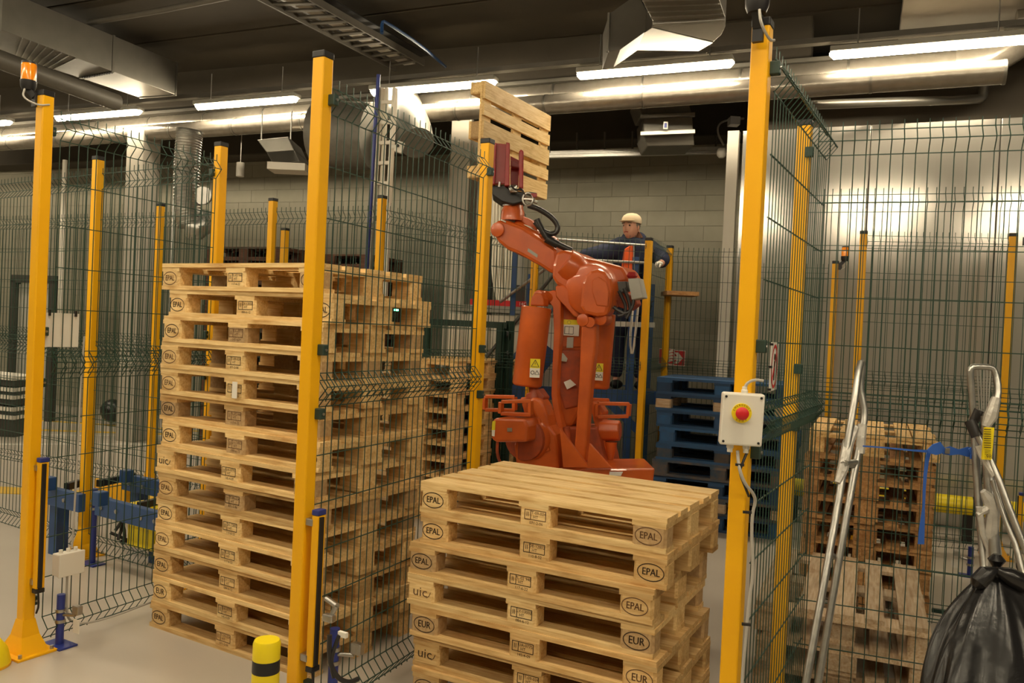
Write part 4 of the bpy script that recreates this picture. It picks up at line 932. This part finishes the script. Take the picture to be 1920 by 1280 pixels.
MB().tube([at(1818, 788, 3.2), at(1832, 818, 3.18)], .021, 12).build('grip', 'rubber', h2, smooth=True)
MB().tube([at(1826, 790, 3.28), at(1836, 768, 3.27)], .018, 12).build('grip', 'rubber', h2, smooth=True)
MB().tube([at(1834, 836, 3.17), at(1846, 862, 3.15), at(1866, 892, 3.12)], .014, 8, 1).build('tape', 'film', h2, smooth=True)
LBX = (RGT+FWD*-.05).normalized()
lb = MB().box(at(1852, 831, 3.12), (.034, .01, .122), (LBX, LBX.cross(UP)*-1, (UP+RGT*.03).normalized())).build('yellow_label', 'yellow_bright', h2)
mb = MB()
for k in range(9): mb.box(at(1851.5, 805+k*4.2, 3.108), (.026, .001, .0022 if k % 2 else .003), (LBX, FWD, UP))
for k in range(4): mb.box(at(1852, 844+k*2.5, 3.108), (.022, .001, .0012), (LBX, FWD, UP))
text_into(mb, '98', .02, at(1854, 856, 3.107), LBX, UP); mb.build('label_print', 'ink', h2)
for pts, rr in (([(1868, 745), (1858, 780), (1848, 800)], [.016, .024, .014]), ([(1843, 920), (1855, 935), (1862, 960), (1858, 1000), (1868, 1040)], [.012, .026, .024, .028, .02]), ([(1832, 965), (1848, 955), (1872, 942)], [.01, .016, .008]), ([(1836, 950), (1842, 1000), (1855, 1030), (1852, 1060)], [.012, .010, .012, .01])):
    MB().tube([at(x, y, 3.15) for x, y in pts], rr, 8).build('wrapped_film', 'film', h2, smooth=True)
MB().box((g3+g4)/2-UP*.02, (.3, .25, .012), (RGT, FWD, UP)).build('toe_plate', 'alu', h2)
sp = thing('strap', 'blue webbing strap tied across from truck to truck with a hanging end', 'strap', at(1720, 845, 3.3))
def ribbon(pts, d, wz, th=.002, m='blue_strap', nm='webbing'):
    mb = MB(); q = [at(x, y, d if not isinstance(d, list) else d[i]) for i, (x, y) in enumerate(pts)]; n = len(q); vs = []
    for i, p in enumerate(q):
        t = (q[min(i+1, n-1)]-q[max(i-1, 0)]).normalized(); nrm = t.cross(FWD).normalized(); w_ = wz[i]/2
        vs += [p+nrm*w_, p-nrm*w_, p-nrm*w_+FWD*th, p+nrm*w_+FWD*th]
    fs = [(i*4+a, i*4+(a+1) % 4, i*4+4+(a+1) % 4, i*4+4+a) for i in range(n-1) for a in range(4)]+[(3, 2, 1, 0), (n*4-4, n*4-3, n*4-2, n*4-1)]
    mb.add(vs, fs).build(nm, m, sp)
ribbon([(1618, 836), (1660, 839), (1710, 844), (1742, 846)], 3.36, [.006, .006, .007, .012])
ribbon([(1740, 846), (1752, 843), (1762, 840), (1770, 845)], 3.3, [.012, .044, .050, .020], .006)
ribbon([(1768, 846), (1782, 845), (1798, 847), (1815, 847), (1834, 848)], 3.3, [.022, .036, .020, .040, .030], .006)
ribbon([(1822, 838), (1830, 850), (1826, 862)], 3.28, [.03, .036, .03], .006)
MB().box(at(1776, 845, 3.29), (.018, .006, .022), (RGT, FWD, UP)).build('buckle', 'steel', sp)
ribbon([(1742, 847), (1738, 865), (1735, 890), (1733, 920), (1732, 950), (1730, 975), (1728, 1000), (1727, 1020)], 3.34, [.018, .016, .014, .012, .010, .018, .024, .026])
bg = thing('bin_bag', 'black plastic bin bag tied to the right hand truck, crumpled', 'bag', at(1870, 1200, 2.85))
mb = MB(); n = 40; rows = 14; vs = []
top = at(1868, 1062, 2.95); bot = at(1875, 1420, 2.75)
for j in range(rows+1):
    f = j/rows; c = top.lerp(bot, f); rad = .012+.235*(1-math.exp(-f*2.6))*(1.05-.25*max(0, f-.8)*3)
    for i in range(n):
        a = 2*math.pi*i/n
        w_ = 1+.13*math.sin(7*a+f*1.5)*(1-f*.5)+.09*math.sin(11*a+f*4+1)+.06*math.sin(17*a-f*6)
        rr = rad*w_
        vs.append(c+RGT*(math.cos(a)*rr*1.12)+FWD*(math.sin(a)*rr*.62))
fs = [(j*n+i, j*n+(i+1) % n, (j+1)*n+(i+1) % n, (j+1)*n+i) for j in range(rows) for i in range(n)]+[tuple(range(n))[::-1], tuple(range(rows*n, rows*n+n))]
bo_ = mb.add(vs, fs).build('bag_body', 'bag', bg, smooth=False)
for p_ in bo_.data.polygons: p_.use_smooth = True
ss = bo_.modifiers.new('u', 'SUBSURF'); ss.levels = 1; ss.render_levels = 1
# frilled neck and ear of the bag
for pts, rr in (([(1868, 1068), (1850, 1075), (1834, 1092), (1828, 1100)], [.012, .03, .03, .012]), ([(1868, 1068), (1890, 1078), (1915, 1092), (1935, 1100)], [.012, .03, .035, .02])):
    MB().tube([at(x, y, 2.9) for x, y in pts], rr, 9).build('bag_flap', 'bag', bg, smooth=True)
MB().lathe(top, [(.018, -.02), (.013, 0), (.03, .025), (.012, .045)], UP, 12).build('bag_knot', 'bag', bg, smooth=True)

# ------------------------------------------------------------------ bumper rail on the white wall
brl = thing('bumper_rail', 'yellow pipe rail with black bands at the foot of the white wall', 'guard rail', bw(PW, 1.8, -.5, .36))
ax0 = bw(PW, .6, -.62, .33); ax1 = bw(PW, 4.4, -.62, .33)
MB().cyl(ax0, ax1, .085, n=20).build('rail_pipe', 'yellow_bright', brl, smooth=True)
for k in range(6):
    c = ax0+BX*(.32+k*.62); MB().cyl(c-BX*.03, c+BX*.03, .088, n=20).build('rail_band', 'black', brl, smooth=True)
for x in (.0, 1.5, 3.0):
    c = ax0+BX*x; MB().box((c.x, c.y, .13), (.08, .08, .26), (BX, BY, UP)).build('rail_foot', 'black', brl)
# beam along the floor before it
tag(MB().bar(at(1747, 1143, 5.15), at(1925, 1170, 4.9), .03, .022).build('cable_cover', 'dkgreen'), 'dark strip lying along the foot of the second right mesh', 'cable cover')

# ------------------------------------------------------------------ conveyor at the left
cv = thing('roller_conveyor', 'low blue conveyor frame with yellow parts behind the left mesh', 'conveyor', (-5.6, 4.6, 0))
def cbar(a, b, nm='frame_beam', m='blue', w_=.05, h_=.12): MB().bar(a, b, w_, h_).build(nm, m, cv, bevel=.004)
A0 = at(92, 917, 5.9); A1 = at(152, 932, 5.85)
Zc = .45
def fl2(px, py, z): 
    v = at(px, py, 1.0)-Vector((0, 0, EYE)); k = (z-EYE)/v.z; return Vector((0, 0, EYE))+v*k
cbar(fl2(70, 922, Zc), fl2(154, 943, Zc)); cbar(fl2(184, 947, Zc), fl2(330, 985, Zc)); cbar(fl2(234, 902, Zc), fl2(330, 922, Zc))
cbar(fl2(184, 906, Zc+.05), fl2(250, 892, Zc+.05), 'cross_beam', 'black', .04, .05); cbar(fl2(260, 948, Zc), fl2(330, 932, Zc), 'cross_beam', 'black', .04, .05)
cbar(fl2(125, 912, Zc+.05), fl2(150, 905, Zc+.05), 'cross_beam', 'black', .04, .05)
for px, py in ((112, 945), (262, 925), (300, 960)):
    p = fl2(px, py, Zc-.1); MB().box((p.x, p.y, Zc/2-.04), (.09, .09, Zc-.08)).build('leg', 'blue', cv)
for px, py in ((80, 916), (130, 930), (200, 944), (228, 951), (275, 963), (300, 969), (250, 899), (275, 905)):
    a = fl2(px, py+6, Zc); MB().cyl(a-Vector((0, .03, 0)), a-Vector((0, .045, 0)), .014, n=6).build('bolt', 'steel', cv)
for px, py in ((92, 906), (188, 934), (237, 892)):
    a = fl2(px, py, Zc+.1); MB().box(a, (.07, .07, .09)).build('end_bracket', 'blue', cv, bevel=.006)
p = fl2(238, 990, .2); mb = MB()
for k in range(9): 
    a = k*.7; mb.tube([p+Vector((.13*math.cos(a), .05*math.sin(3*a), .12*math.sin(a))), p+Vector((.11*math.cos(a+1), .05, .11*math.sin(a+1))), p+Vector((.09*math.cos(a+2), -.03, .10*math.sin(a+2)))], .012, 6, 1)
tag(mb.build('cable_coil', 'rubber', smooth=True), 'black coil of cable below the blue conveyor', 'cable')
p = fl2(278, 985, .28); MB().box(p, (.28, .12, .3)).build('drive_cover', 'yellow_bright', cv, bevel=.01)
p = fl2(210, 920, .3); MB().box(p, (.4, .05, .16)).build('side_guard', 'yellow', cv, bevel=.01)

# ------------------------------------------------------------------ far left things on the wall and floor
dr = struct(MB().box(Vector((at(65, 640, 12.9).x, at(65, 640, 12.9).y, 1.05)), (.75, .06, 2.1), (WX, WY, UP)), 'door_1', 'grey')
p = Vector((at(65, 640, 12.88).x, at(65, 640, 12.88).y, 0))
for x, w_, z, h_ in ((-.42, .1, 1.08, 2.2), (.42, .1, 1.08, 2.2), (0, .94, 2.18, .12)): MB().box(p+WX*x+UP*z-WY*.03, (w_, .1, h_), (WX, WY, UP)).build('door_frame', 'dkgrey', dr)
ps = thing('stacked_rails', 'stack of dark rails with bright top edges at the left edge', 'rails', fl2(20, 790, .0))
for k, y in enumerate((703, 724, 738, 760, 775)):
    a = at(-60, y-6, 11.2); b = at(46, y+5, 11.2)
    MB().bar(a, b, .5, .05).build('rail', 'white_paint', ps); MB().bar(a-UP*.07+FWD*.02, b-UP*.07+FWD*.02, .46, .08).build('rail_web', 'dkgrey', ps)
a = at(-60, 785, 11.2); b = at(46, 795, 11.2); MB().bar((a.x, a.y, .10), (b.x, b.y, .10), .4, .2).build('support', 'dkgrey', ps)
tag(MB().tube([at(122, 300, 12.4), at(112, 590, 12.4)], .035, 10).build('wall_pipe', 'white_paint', smooth=True), 'thin white pipe down the far wall behind the left mesh', 'pipe')
tag(MB().tube([at(330, 300, 11.0), at(318, 620, 11.0)], .03, 10).build('wall_pipe', 'steel', smooth=True), 'bright steel pipe left of the flexible duct', 'pipe')
p = fl2(211, 770, .22); mb = MB(); mb.ball(p, .24, 14, 10, (.8, .7, .75)); tag(mb.build('bin_bag', 'bag', smooth=True), 'small black bag on the floor before the pale column', 'bag')
# hanging sensor
sn = thing('hanging_sensor', 'white cylinder sensor hanging on a thin wire above the tall stack', 'sensor', at(450, 318, 11.4))
MB().cyl(at(450, 331, 11.4), at(451, 305, 11.4), .055, n=16).build('sensor_body', 'white', sn, smooth=True)
MB().tube([at(451, 305, 11.4), at(451, 305, 11.4)+UP*1.22], .005, 6).build('wire', 'white', sn)

# ------------------------------------------------------------------ lamps
L0 = Vector((-11.27, 6.80, 0)); LX = Vector((.2+11.27, 8.12-6.80, 0)).normalized(); LY = Vector((-LX.y, LX.x, 0)); LZ = 4.37
def lamp(c, lab, seen=True):
    t = thing('strip_light', lab, 'ceiling lamp', c, math.atan2(LX.y, LX.x), 'fluorescent strip lights'); c = Vector(c)
    MB().box(c+UP*.040, (1.56, .15, .05), (LX, LY, UP)).build('lamp_housing', 'grey', t, bevel=.008)
    pts = []
    for sx in (-1, 1): pass
    n = 9; sec = [(-.06+.12*i/(n-1), -.055*math.sin(math.pi*i/(n-1))) for i in range(n)]
    mb = MB(); vs = []
    for x, k in ((-.785, .35), (-.75, 1), (.75, 1), (.785, .35)):
        vs += [c+LX*x+LY*a*k+UP*(b*k+.012) for a, b in sec]
    fs = [(j*n+i, j*n+i+1, (j+1)*n+i+1, (j+1)*n+i) for j in range(3) for i in range(n-1)]+[(j*n+n-1, j*n, (j+1)*n, (j+1)*n+n-1) for j in range(3)]+[tuple(range(n))[::-1], tuple(range(3*n, 4*n))]
    mb.add(vs, fs).build('diffuser', 'tube', t, smooth=True)
    for x in (-.55, .55): MB().cyl(c+LX*x+UP*.06, c+LX*x+UP*.40, .006, n=6).build('hanger', 'steel', t)
names = ['added unseen beyond the left edge', 'at the left edge behind the amber beacon', 'right of the amber beacon, second from the left', 'above the rising mesh, left of the front post', 'above the pallet held by the robot', 'between the held pallet and the stop box post', 'at the upper right edge']
starts = [-2.52, 0, 2.55, 5.17, 7.62, 10.0]
starts = [-5.0, -2.5, 0.0, 2.52, 5.12, 7.60, 10.02]
for s_, nm in zip(starts, names): lamp(L0+LX*(s_+.785)+UP*LZ, 'lit fluorescent strip light '+nm)  # the one beyond the left edge is added to brighten the far wall
for k in range(8):  # leftmost lamps of both rows added to brighten the far left
    lamp(Vector((-7.6-5.2+k*2.6, -1.2, 0))+UP*LZ, 'lit strip light of the row behind the viewer, %s from the left' % FARO[k].replace('topmost', 'first'))
    lamp(Vector((-7.9-5.2+k*2.6, 1.9, 0))+UP*LZ, 'added strip light of the unseen row overhead, above the frame, %s from the left' % FARO[k].replace('topmost', 'first'))  # unseen overhead row, added to brighten the hall
# track above the lamps
tag(MB().bar(L0+LX*-4+UP*(LZ+.15)+LY*.05, L0+LX*15+UP*(LZ+.15)+LY*.05, .09, .05).build('lamp_track', 'duct_dark'), 'long grey lamp track running above the strip lights', 'lamp track')
tag(MB().bar(L0+LX*-4+UP*(LZ+.12)+LY*.55, L0+LX*15+UP*(LZ+.12)+LY*.55, .22, .04).build('cable_tray', 'duct_dark'), 'dark cable tray parallel to the lamps, just behind them', 'cable tray')

# ------------------------------------------------------------------ pipes and ducts
PZp = 4.24
def pline(x0, x1, off, z, r, m, nm, lab, seg=True):
    a = Vector((-4.1, 7.016, 0)); dX = Vector((.9945, .105, 0)).normalized(); dY = Vector((-dX.y, dX.x, 0))
    sc = (z-EYE)/(4.0-EYE); a = a*sc
    p0 = a+dX*x0+dY*off+UP*z; p1 = a+dX*x1+dY*off+UP*z
    t = thing(nm, lab, 'pipe', p0)
    L = (p1-p0).length; n = int(L/1.0)
    for k in range(n):
        q0 = p0.lerp(p1, k/n); q1 = p0.lerp(p1, (k+1)/n)
        MB().tube([q0, q0.lerp(q1, .02), q0.lerp(q1, .5), q0.lerp(q1, .98), q1], [r*.985, r, r*1.0, r, r*.985], 20).build('insulation_sleeve', m, t, smooth=True)
        MB().cyl(q1-dX*.012, q1+dX*.012, r*1.03, n=20).build('joint_tape', 'duct', t, smooth=True)
    return p0, p1
pa = pline(-10.5, 4.55, 0, 4.36, .132, 'foil', 'insulated_pipe', 'fat silver foil insulated pipe crossing the hall behind the lamps')
pb = pline(-10.3, 4.5, .30, 4.15, .105, 'foil', 'insulated_pipe', 'second foil insulated pipe just below the fat one')
# elbow of the fat pipe at right
el = thing('pipe_elbow', 'foil wrapped elbow at the right end of the silver pipe', 'pipe', pa[1])
e0 = pa[1]; dX = Vector((.9945, .105, 0))
MB().tube([e0-dX*.1, e0+dX*.1, e0+dX*.28+BY*.02+UP*.10, e0+dX*.62+UP*.30], [.15, .16, .16, .14], 20, 1).build('elbow', 'foil', el, smooth=True)
MB().tube([e0+dX*.35-BY*.2+UP*.28, e0+dX*2.0-BY*.2+UP*.33], .10, 18).build('branch', 'foil', el, smooth=True)
tag(MB().tube([at(1515, 197, 8.0), at(1640, 192, 8.0), at(1832, 187, 8.0), at(1843, 182, 8.0), at(1845, 162, 8.0)], .045, 12, 2).build('thin_pipe', 'duct', smooth=True), 'thin grey pipe below the silver pipe, bent up at its right end', 'pipe')
# left duct along the hall depth
def duct(pts4, y0, y1, name, m, lab, seams=(), up=0):
    pass
def rp(px, py, z):
    v = at(px, py, 1.0)-Vector((0, 0, EYE)); return Vector((0, 0, EYE))+v*((z-EYE)/v.z)
dl = thing('air_duct', 'large grey rectangular air duct running back at the upper left', 'duct', rp(160, 120, 4.6))
ZB = 4.45
qa = [rp(-330, -68, ZB), rp(0, 55, ZB), rp(212, 134, ZB), rp(330, 178, ZB)]
qb = [rp(-330, -11, ZB), rp(0, 97, ZB), rp(150, 146, ZB), rp(262, 183, ZB)]
for k in range(3):
    MB().prism([qa[k], qa[k+1]-(qa[k+1]-qa[k]).normalized()*.02, qb[k+1]-(qb[k+1]-qb[k]).normalized()*.02, qb[k]], UP*.40).build('duct_section', 'duct', dl, bevel=.004)
    MB().bar(qa[k+1]+UP*.2, qb[k+1]+UP*.2, .025, .42).build('flange', 'duct', dl)
for k in range(8):
    f = .08+k*.03; MB().bar(qa[1].lerp(qa[2], f*2.2)-UP*.006, qb[1].lerp(qb[2], f*2.2)-UP*.006, .012, .012).build('seam', 'steel', dl)
for k in range(12):
    f = .06+k*.075; MB().box(qa[2].lerp(qb[2], f)-UP*.008, (.03, .03, .014)).build('rivet', 'black', dl)
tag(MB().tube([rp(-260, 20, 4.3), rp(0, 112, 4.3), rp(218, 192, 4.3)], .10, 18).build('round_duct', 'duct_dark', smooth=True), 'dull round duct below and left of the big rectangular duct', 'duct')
# right ducts
rd = thing('air_duct', 'silver rectangular duct with angled bend at the top right of the middle', 'duct', (-2.2, 6, 4.4))
z4 = 4.3
lo = [rp(1186, -35, z4), rp(1337, -35, z4), rp(1360, 34, z4), rp(1225, 42, z4)]
MB().prism(lo, UP*.55).build('duct_section', 'duct', rd, bevel=.004)
MB().prism([rp(x, y, 4.34) for x, y in ((1226, 44), (1359, 37), (1360, 50), (1352, 66), (1338, 78), (1222, 50))], UP*.45).build('duct_bend', 'duct', rd, bevel=.004)
MB().prism([rp(x, y, 4.42) for x, y in ((1222, 52), (1338, 80), (1310, 96), (1160, 94))], UP*.38).build('duct_bend', 'duct', rd, bevel=.004)
for k in range(6):
    f = .15+k*.14; MB().bar(lo[0].lerp(lo[3], f)-UP*.004, lo[1].lerp(lo[2], f)-UP*.004, .012, .01).build('seam', 'steel', rd)
MB().bar(lo[3]-UP*.01, lo[2]-UP*.01, .05, .03).build('flange', 'steel', rd)
MB().prism([at(x, y, 7.3) for x, y in ((1142, 26), (1196, -12), (1226, 48), (1163, 93), (1141, 97))], FWD*.5).build('duct_side', 'duct_dark', rd, bevel=.004)  # side drawn in a darker sheet than the bottom
MB().bar(at(1142, 24, 7.28), at(1139, 98, 7.28), .02, .02).build('flange', 'duct', rd)
r2 = thing('air_duct', 'short grey duct box hanging above the back wall, left of the stop box post', 'duct', at(1250, 240, 9.2))
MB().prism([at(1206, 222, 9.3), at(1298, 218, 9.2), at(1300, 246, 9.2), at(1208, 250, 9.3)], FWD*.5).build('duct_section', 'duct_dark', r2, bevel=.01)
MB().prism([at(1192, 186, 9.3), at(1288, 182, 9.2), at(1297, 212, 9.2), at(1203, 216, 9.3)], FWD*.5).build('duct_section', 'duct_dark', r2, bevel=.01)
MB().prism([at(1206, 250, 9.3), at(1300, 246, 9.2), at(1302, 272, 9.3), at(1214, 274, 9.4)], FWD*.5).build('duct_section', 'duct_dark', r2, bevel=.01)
for y in (217, 249): MB().bar(at(1201, y+2, 9.25), at(1303, y-2, 9.15), .05, .04).build('flange', 'duct', r2)
MB().box(at(1248, 235, 9.13), (.05, .004, .08), (RGT, FWD, UP)).build('sticker', 'sticker', r2); MB().box(at(1248, 235, 9.12), (.03, .004, .05), (RGT, FWD, UP)).build('sticker_print', 'blue_post', r2)
r3 = thing('air_duct', 'grey duct end behind the mesh between the left post and the front post', 'duct', at(525, 275, 9.5))
MB().prism([at(482, 262, 9.5), at(540, 256, 9.5), at(552, 282, 9.5), at(500, 286, 9.5)], FWD*.6).build('duct_section', 'duct', r3, bevel=.008)
MB().prism([at(500, 286, 9.5), at(552, 282, 9.5), at(562, 303, 9.4), at(512, 308, 9.4)], FWD*.6).build('duct_section', 'duct', r3, bevel=.008)
MB().box(at(543, 316, 9.3), (.42, .3, .08), (RGT, FWD, UP)).build('duct_outlet', 'white_paint', r3)
for x in (490, 545): MB().cyl(at(x, 262, 9.7), at(x, 262, 9.7)+UP*.34, .008, n=6).build('hanger', 'steel', r3)
rr1 = thing('round_duct', 'fat round concrete-grey duct behind the mesh right of the front post', 'duct', at(650, 255, 9.2))
MB().tube([at(600, 252, 9.4), at(655, 254, 9.3), at(704, 256, 9.2)], .37, 28).build('duct_tube', 'duct_old', rr1, smooth=True)
rr2 = thing('round_duct', 'round grey duct elbow right of the white cable ladder', 'duct', at(775, 240, 9.2))
MB().tube([at(752, 185, 9.6), at(762, 215, 9.4), at(772, 240, 9.2), at(782, 268, 9.0)], [.20, .22, .22, .19], 24, 1).build('duct_tube', 'duct_old', rr2, smooth=True)
fd = thing('flexible_duct', 'shiny silver flexible duct hanging down at the left behind the mesh', 'duct', at(365, 350, 7.9))
pts = [at(356, 245, 8.0), at(352, 285, 8.0), at(350, 330, 8.0), at(350, 380, 8.0), at(358, 425, 8.0)]
for _ in range(2):
    q = [pts[0]]
    for a, b in zip(pts, pts[1:]): q += [a.lerp(b, .25), a.lerp(b, .75)]
    pts = q+[pts[-1]]
fine = []
for a, b in zip(pts, pts[1:]):
    for k in range(4): fine.append(a.lerp(b, k/4))
MB().tube(fine, [.115 if k % 2 else .125 for k in range(len(fine))], 20).build('duct_hose', 'alu', fd, smooth=True)
MB().tube([at(358, 425, 8.0), at(378, 430, 8.0), at(392, 400, 8.05)], [.12, .10, .08], 16, 1).build('duct_boot', 'alu', fd, smooth=True)
MB().lathe(at(384, 368, 8.0), [(.07, 0), (.085, .02), (.085, .06)], -FWD, 20).build('duct_collar', 'steel', fd, smooth=True)

# cable trays
tl = thing('cable_tray', 'ladder cable tray with pale cables crossing the ceiling above the front post', 'cable tray', rp(650, 60, 4.75))
TZ = 4.72
t0, t1 = rp(455, -22, TZ), rp(742, 128, TZ); s0_, s1_ = rp(552, -22, TZ), rp(795, 118, TZ)
MB().bar(t0, t1, .02, .07).build('side_rail', 'duct_dark', tl); MB().bar(s0_, s1_, .02, .07).build('side_rail', 'duct_dark', tl)
for k in range(14):
    f = (k+.3)/14; MB().bar(t0.lerp(t1, f), s0_.lerp(s1_, f), .045, .02).build('rung', 'duct_dark', tl)
m0, m1 = t0.lerp(s0_, .5), t1.lerp(s1_, .5)
MB().bar(m0+UP*.02, m1+UP*.02, .15, .02).build('cable_bundle', 'cable', tl)
MB().bar(t0.lerp(s0_, .5)+UP*.09, t1.lerp(s1_, .5)+UP*.09, .50, .01).build('tray_gap_shade', 'black', tl)  # black sheet added to make the gaps between the rungs dark
tag(MB().tube([rp(716, 62, 4.5), rp(716, 42, 4.62), rp(722, 40, 4.62), rp(790, 85, 4.62), rp(835, 125, 4.62)], .016, 10, 1).build('sprinkler_pipe', 'blue', smooth=True), 'dark blue pipe with an elbow under the ceiling', 'pipe')
tag(MB().tube([rp(165, 43, 4.95), rp(300, 20, 4.95), rp(440, -8, 4.95)], .03, 10).build('ceiling_pipe', 'duct_dark', smooth=True), 'thin pipe under the ceiling beside the big left duct', 'pipe')
lt = thing('cable_ladder', 'white vertical cable ladder rising behind the mesh', 'cable ladder', at(725, 300, 7.5))
for a, b in (((741, 165), (729, 380)), ((716, 165), (700, 380))): MB().bar(at(*a, 7.5), at(*b, 7.5), .045, .03).build('side_rail', 'white_paint', lt)
MB().bar(at(725, 165, 7.52), at(714, 385, 7.52), .03, .03).build('cable', 'cable_w', lt)
for k in range(6): MB().bar(at(714.5-k*2.2, 192+k*38, 7.5), at(740-k*2.2, 191+k*38, 7.5), .03, .03).build('rung', 'white_paint', lt)
MB().bar(at(729, 380, 7.5), at(722, 560, 7.5), .03, .03).build('side_rail', 'white_paint', lt)
tag(MB().tube([at(710, 140, 7.45), at(703, 240, 7.45), at(692, 420, 7.45), at(684, 560, 7.45), Vector((at(684, 560, 7.45).x, at(684, 560, 7.45).y, 0))], .018, 12).build('riser_pipe', 'blue_post', smooth=True), 'blue riser pipe left of the white cable ladder', 'pipe')
tag(MB().tube([at(711, 165, 7.47), at(698, 430, 7.47), at(692, 520, 7.47)], .018, 10).build('riser_pipe', 'duct', smooth=True), 'thin grey pipe between blue riser and cable ladder', 'pipe')
cm = thing('camera_unit', 'small white camera on the cable ladder', 'camera', at(745, 274, 7.4))
MB().box(at(749, 276, 7.38), (.07, .05, .10), ((RGT+UP*-.3).normalized(), FWD, (UP+RGT*.3).normalized())).build('camera_body', 'white', cm, bevel=.006)
MB().cyl(at(746, 273, 7.36), at(746, 273, 7.34), .014, n=12).build('camera_lens', 'black', cm)
MB().cyl(at(733, 275, 7.46), at(747, 276, 7.42), .02, n=10).build('mount', 'white', cm)
bt = thing('cable_tray', 'long steel cable tray along the top of the back wall', 'cable tray', at(1190, 287, 10.4))
for dy in (0, 7): MB().bar(at(1000, 287+dy, 10.3), at(1372, 277+dy, 10.0), .03, .035).build('tray_rail', 'steel', bt)
MB().bar(at(1000, 293, 10.4), at(1372, 283, 10.1), .25, .02).build('tray_bed', 'steel', bt)
for k in range(7): MB().bar(at(1030+k*52, 286-k*1.3, 10.25), at(1030+k*52, 250-k*1.3, 10.25), .02, .02).build('hanger', 'duct_dark', bt)
st_ = thing('smoke_detector', 'white round detector at the end of the long steel tray', 'detector', at(1353, 284, 9.8))
MB().lathe(at(1353, 288, 9.8), [(.03, -.05), (.055, -.02), (.06, .02), (.045, .06)], UP, 16).build('detector_body', 'white', st_, smooth=True)
MB().tube([at(1357, 272, 9.8), at(1345, 250, 9.8), at(1347, 232, 9.8), at(1365, 224, 9.8), at(1395, 222, 9.8)], .012, 8, 2).build('cable', 'cable', st_, smooth=True)
MB().box(at(1376, 228, 8.4), (.1, .12, .08), (RGT, FWD, UP)).build('junction_cap', 'dkgrey', st_)
# little status lights seen through the pallets
tag(MB().box(at(743, 581, 5.6), (.022, .02, .012)).build('status_lamp', 'green_led'), 'tiny green status light glowing between two pallets', 'indicator')

tg = thing('paper_tag', 'white paper tag stapled to a middle block of the tall stack', 'tag', at(440, 731, 4.0))
_b = Vector((-2.746-.6*1.0, 3.001-.012, .144*9+.06)); MB().box(at(440, 731, (_b-Vector((0, 0, EYE))).dot(_f)-.012), (.036, .003, .085), (Vector((1, -.02, 0)).normalized(), Vector((.02, 1, 0)).normalized(), UP)).build('tag_paper', 'sticker', tg)
_q = Vector((-1.12, 3.17, .144+.02)); tag(MB().box(_q+Vector((0, -.004, .118)), (.085, .004, .03)).build('torn_film', 'film'), 'torn scrap of clear film between right blocks of the low stack', 'film scrap')
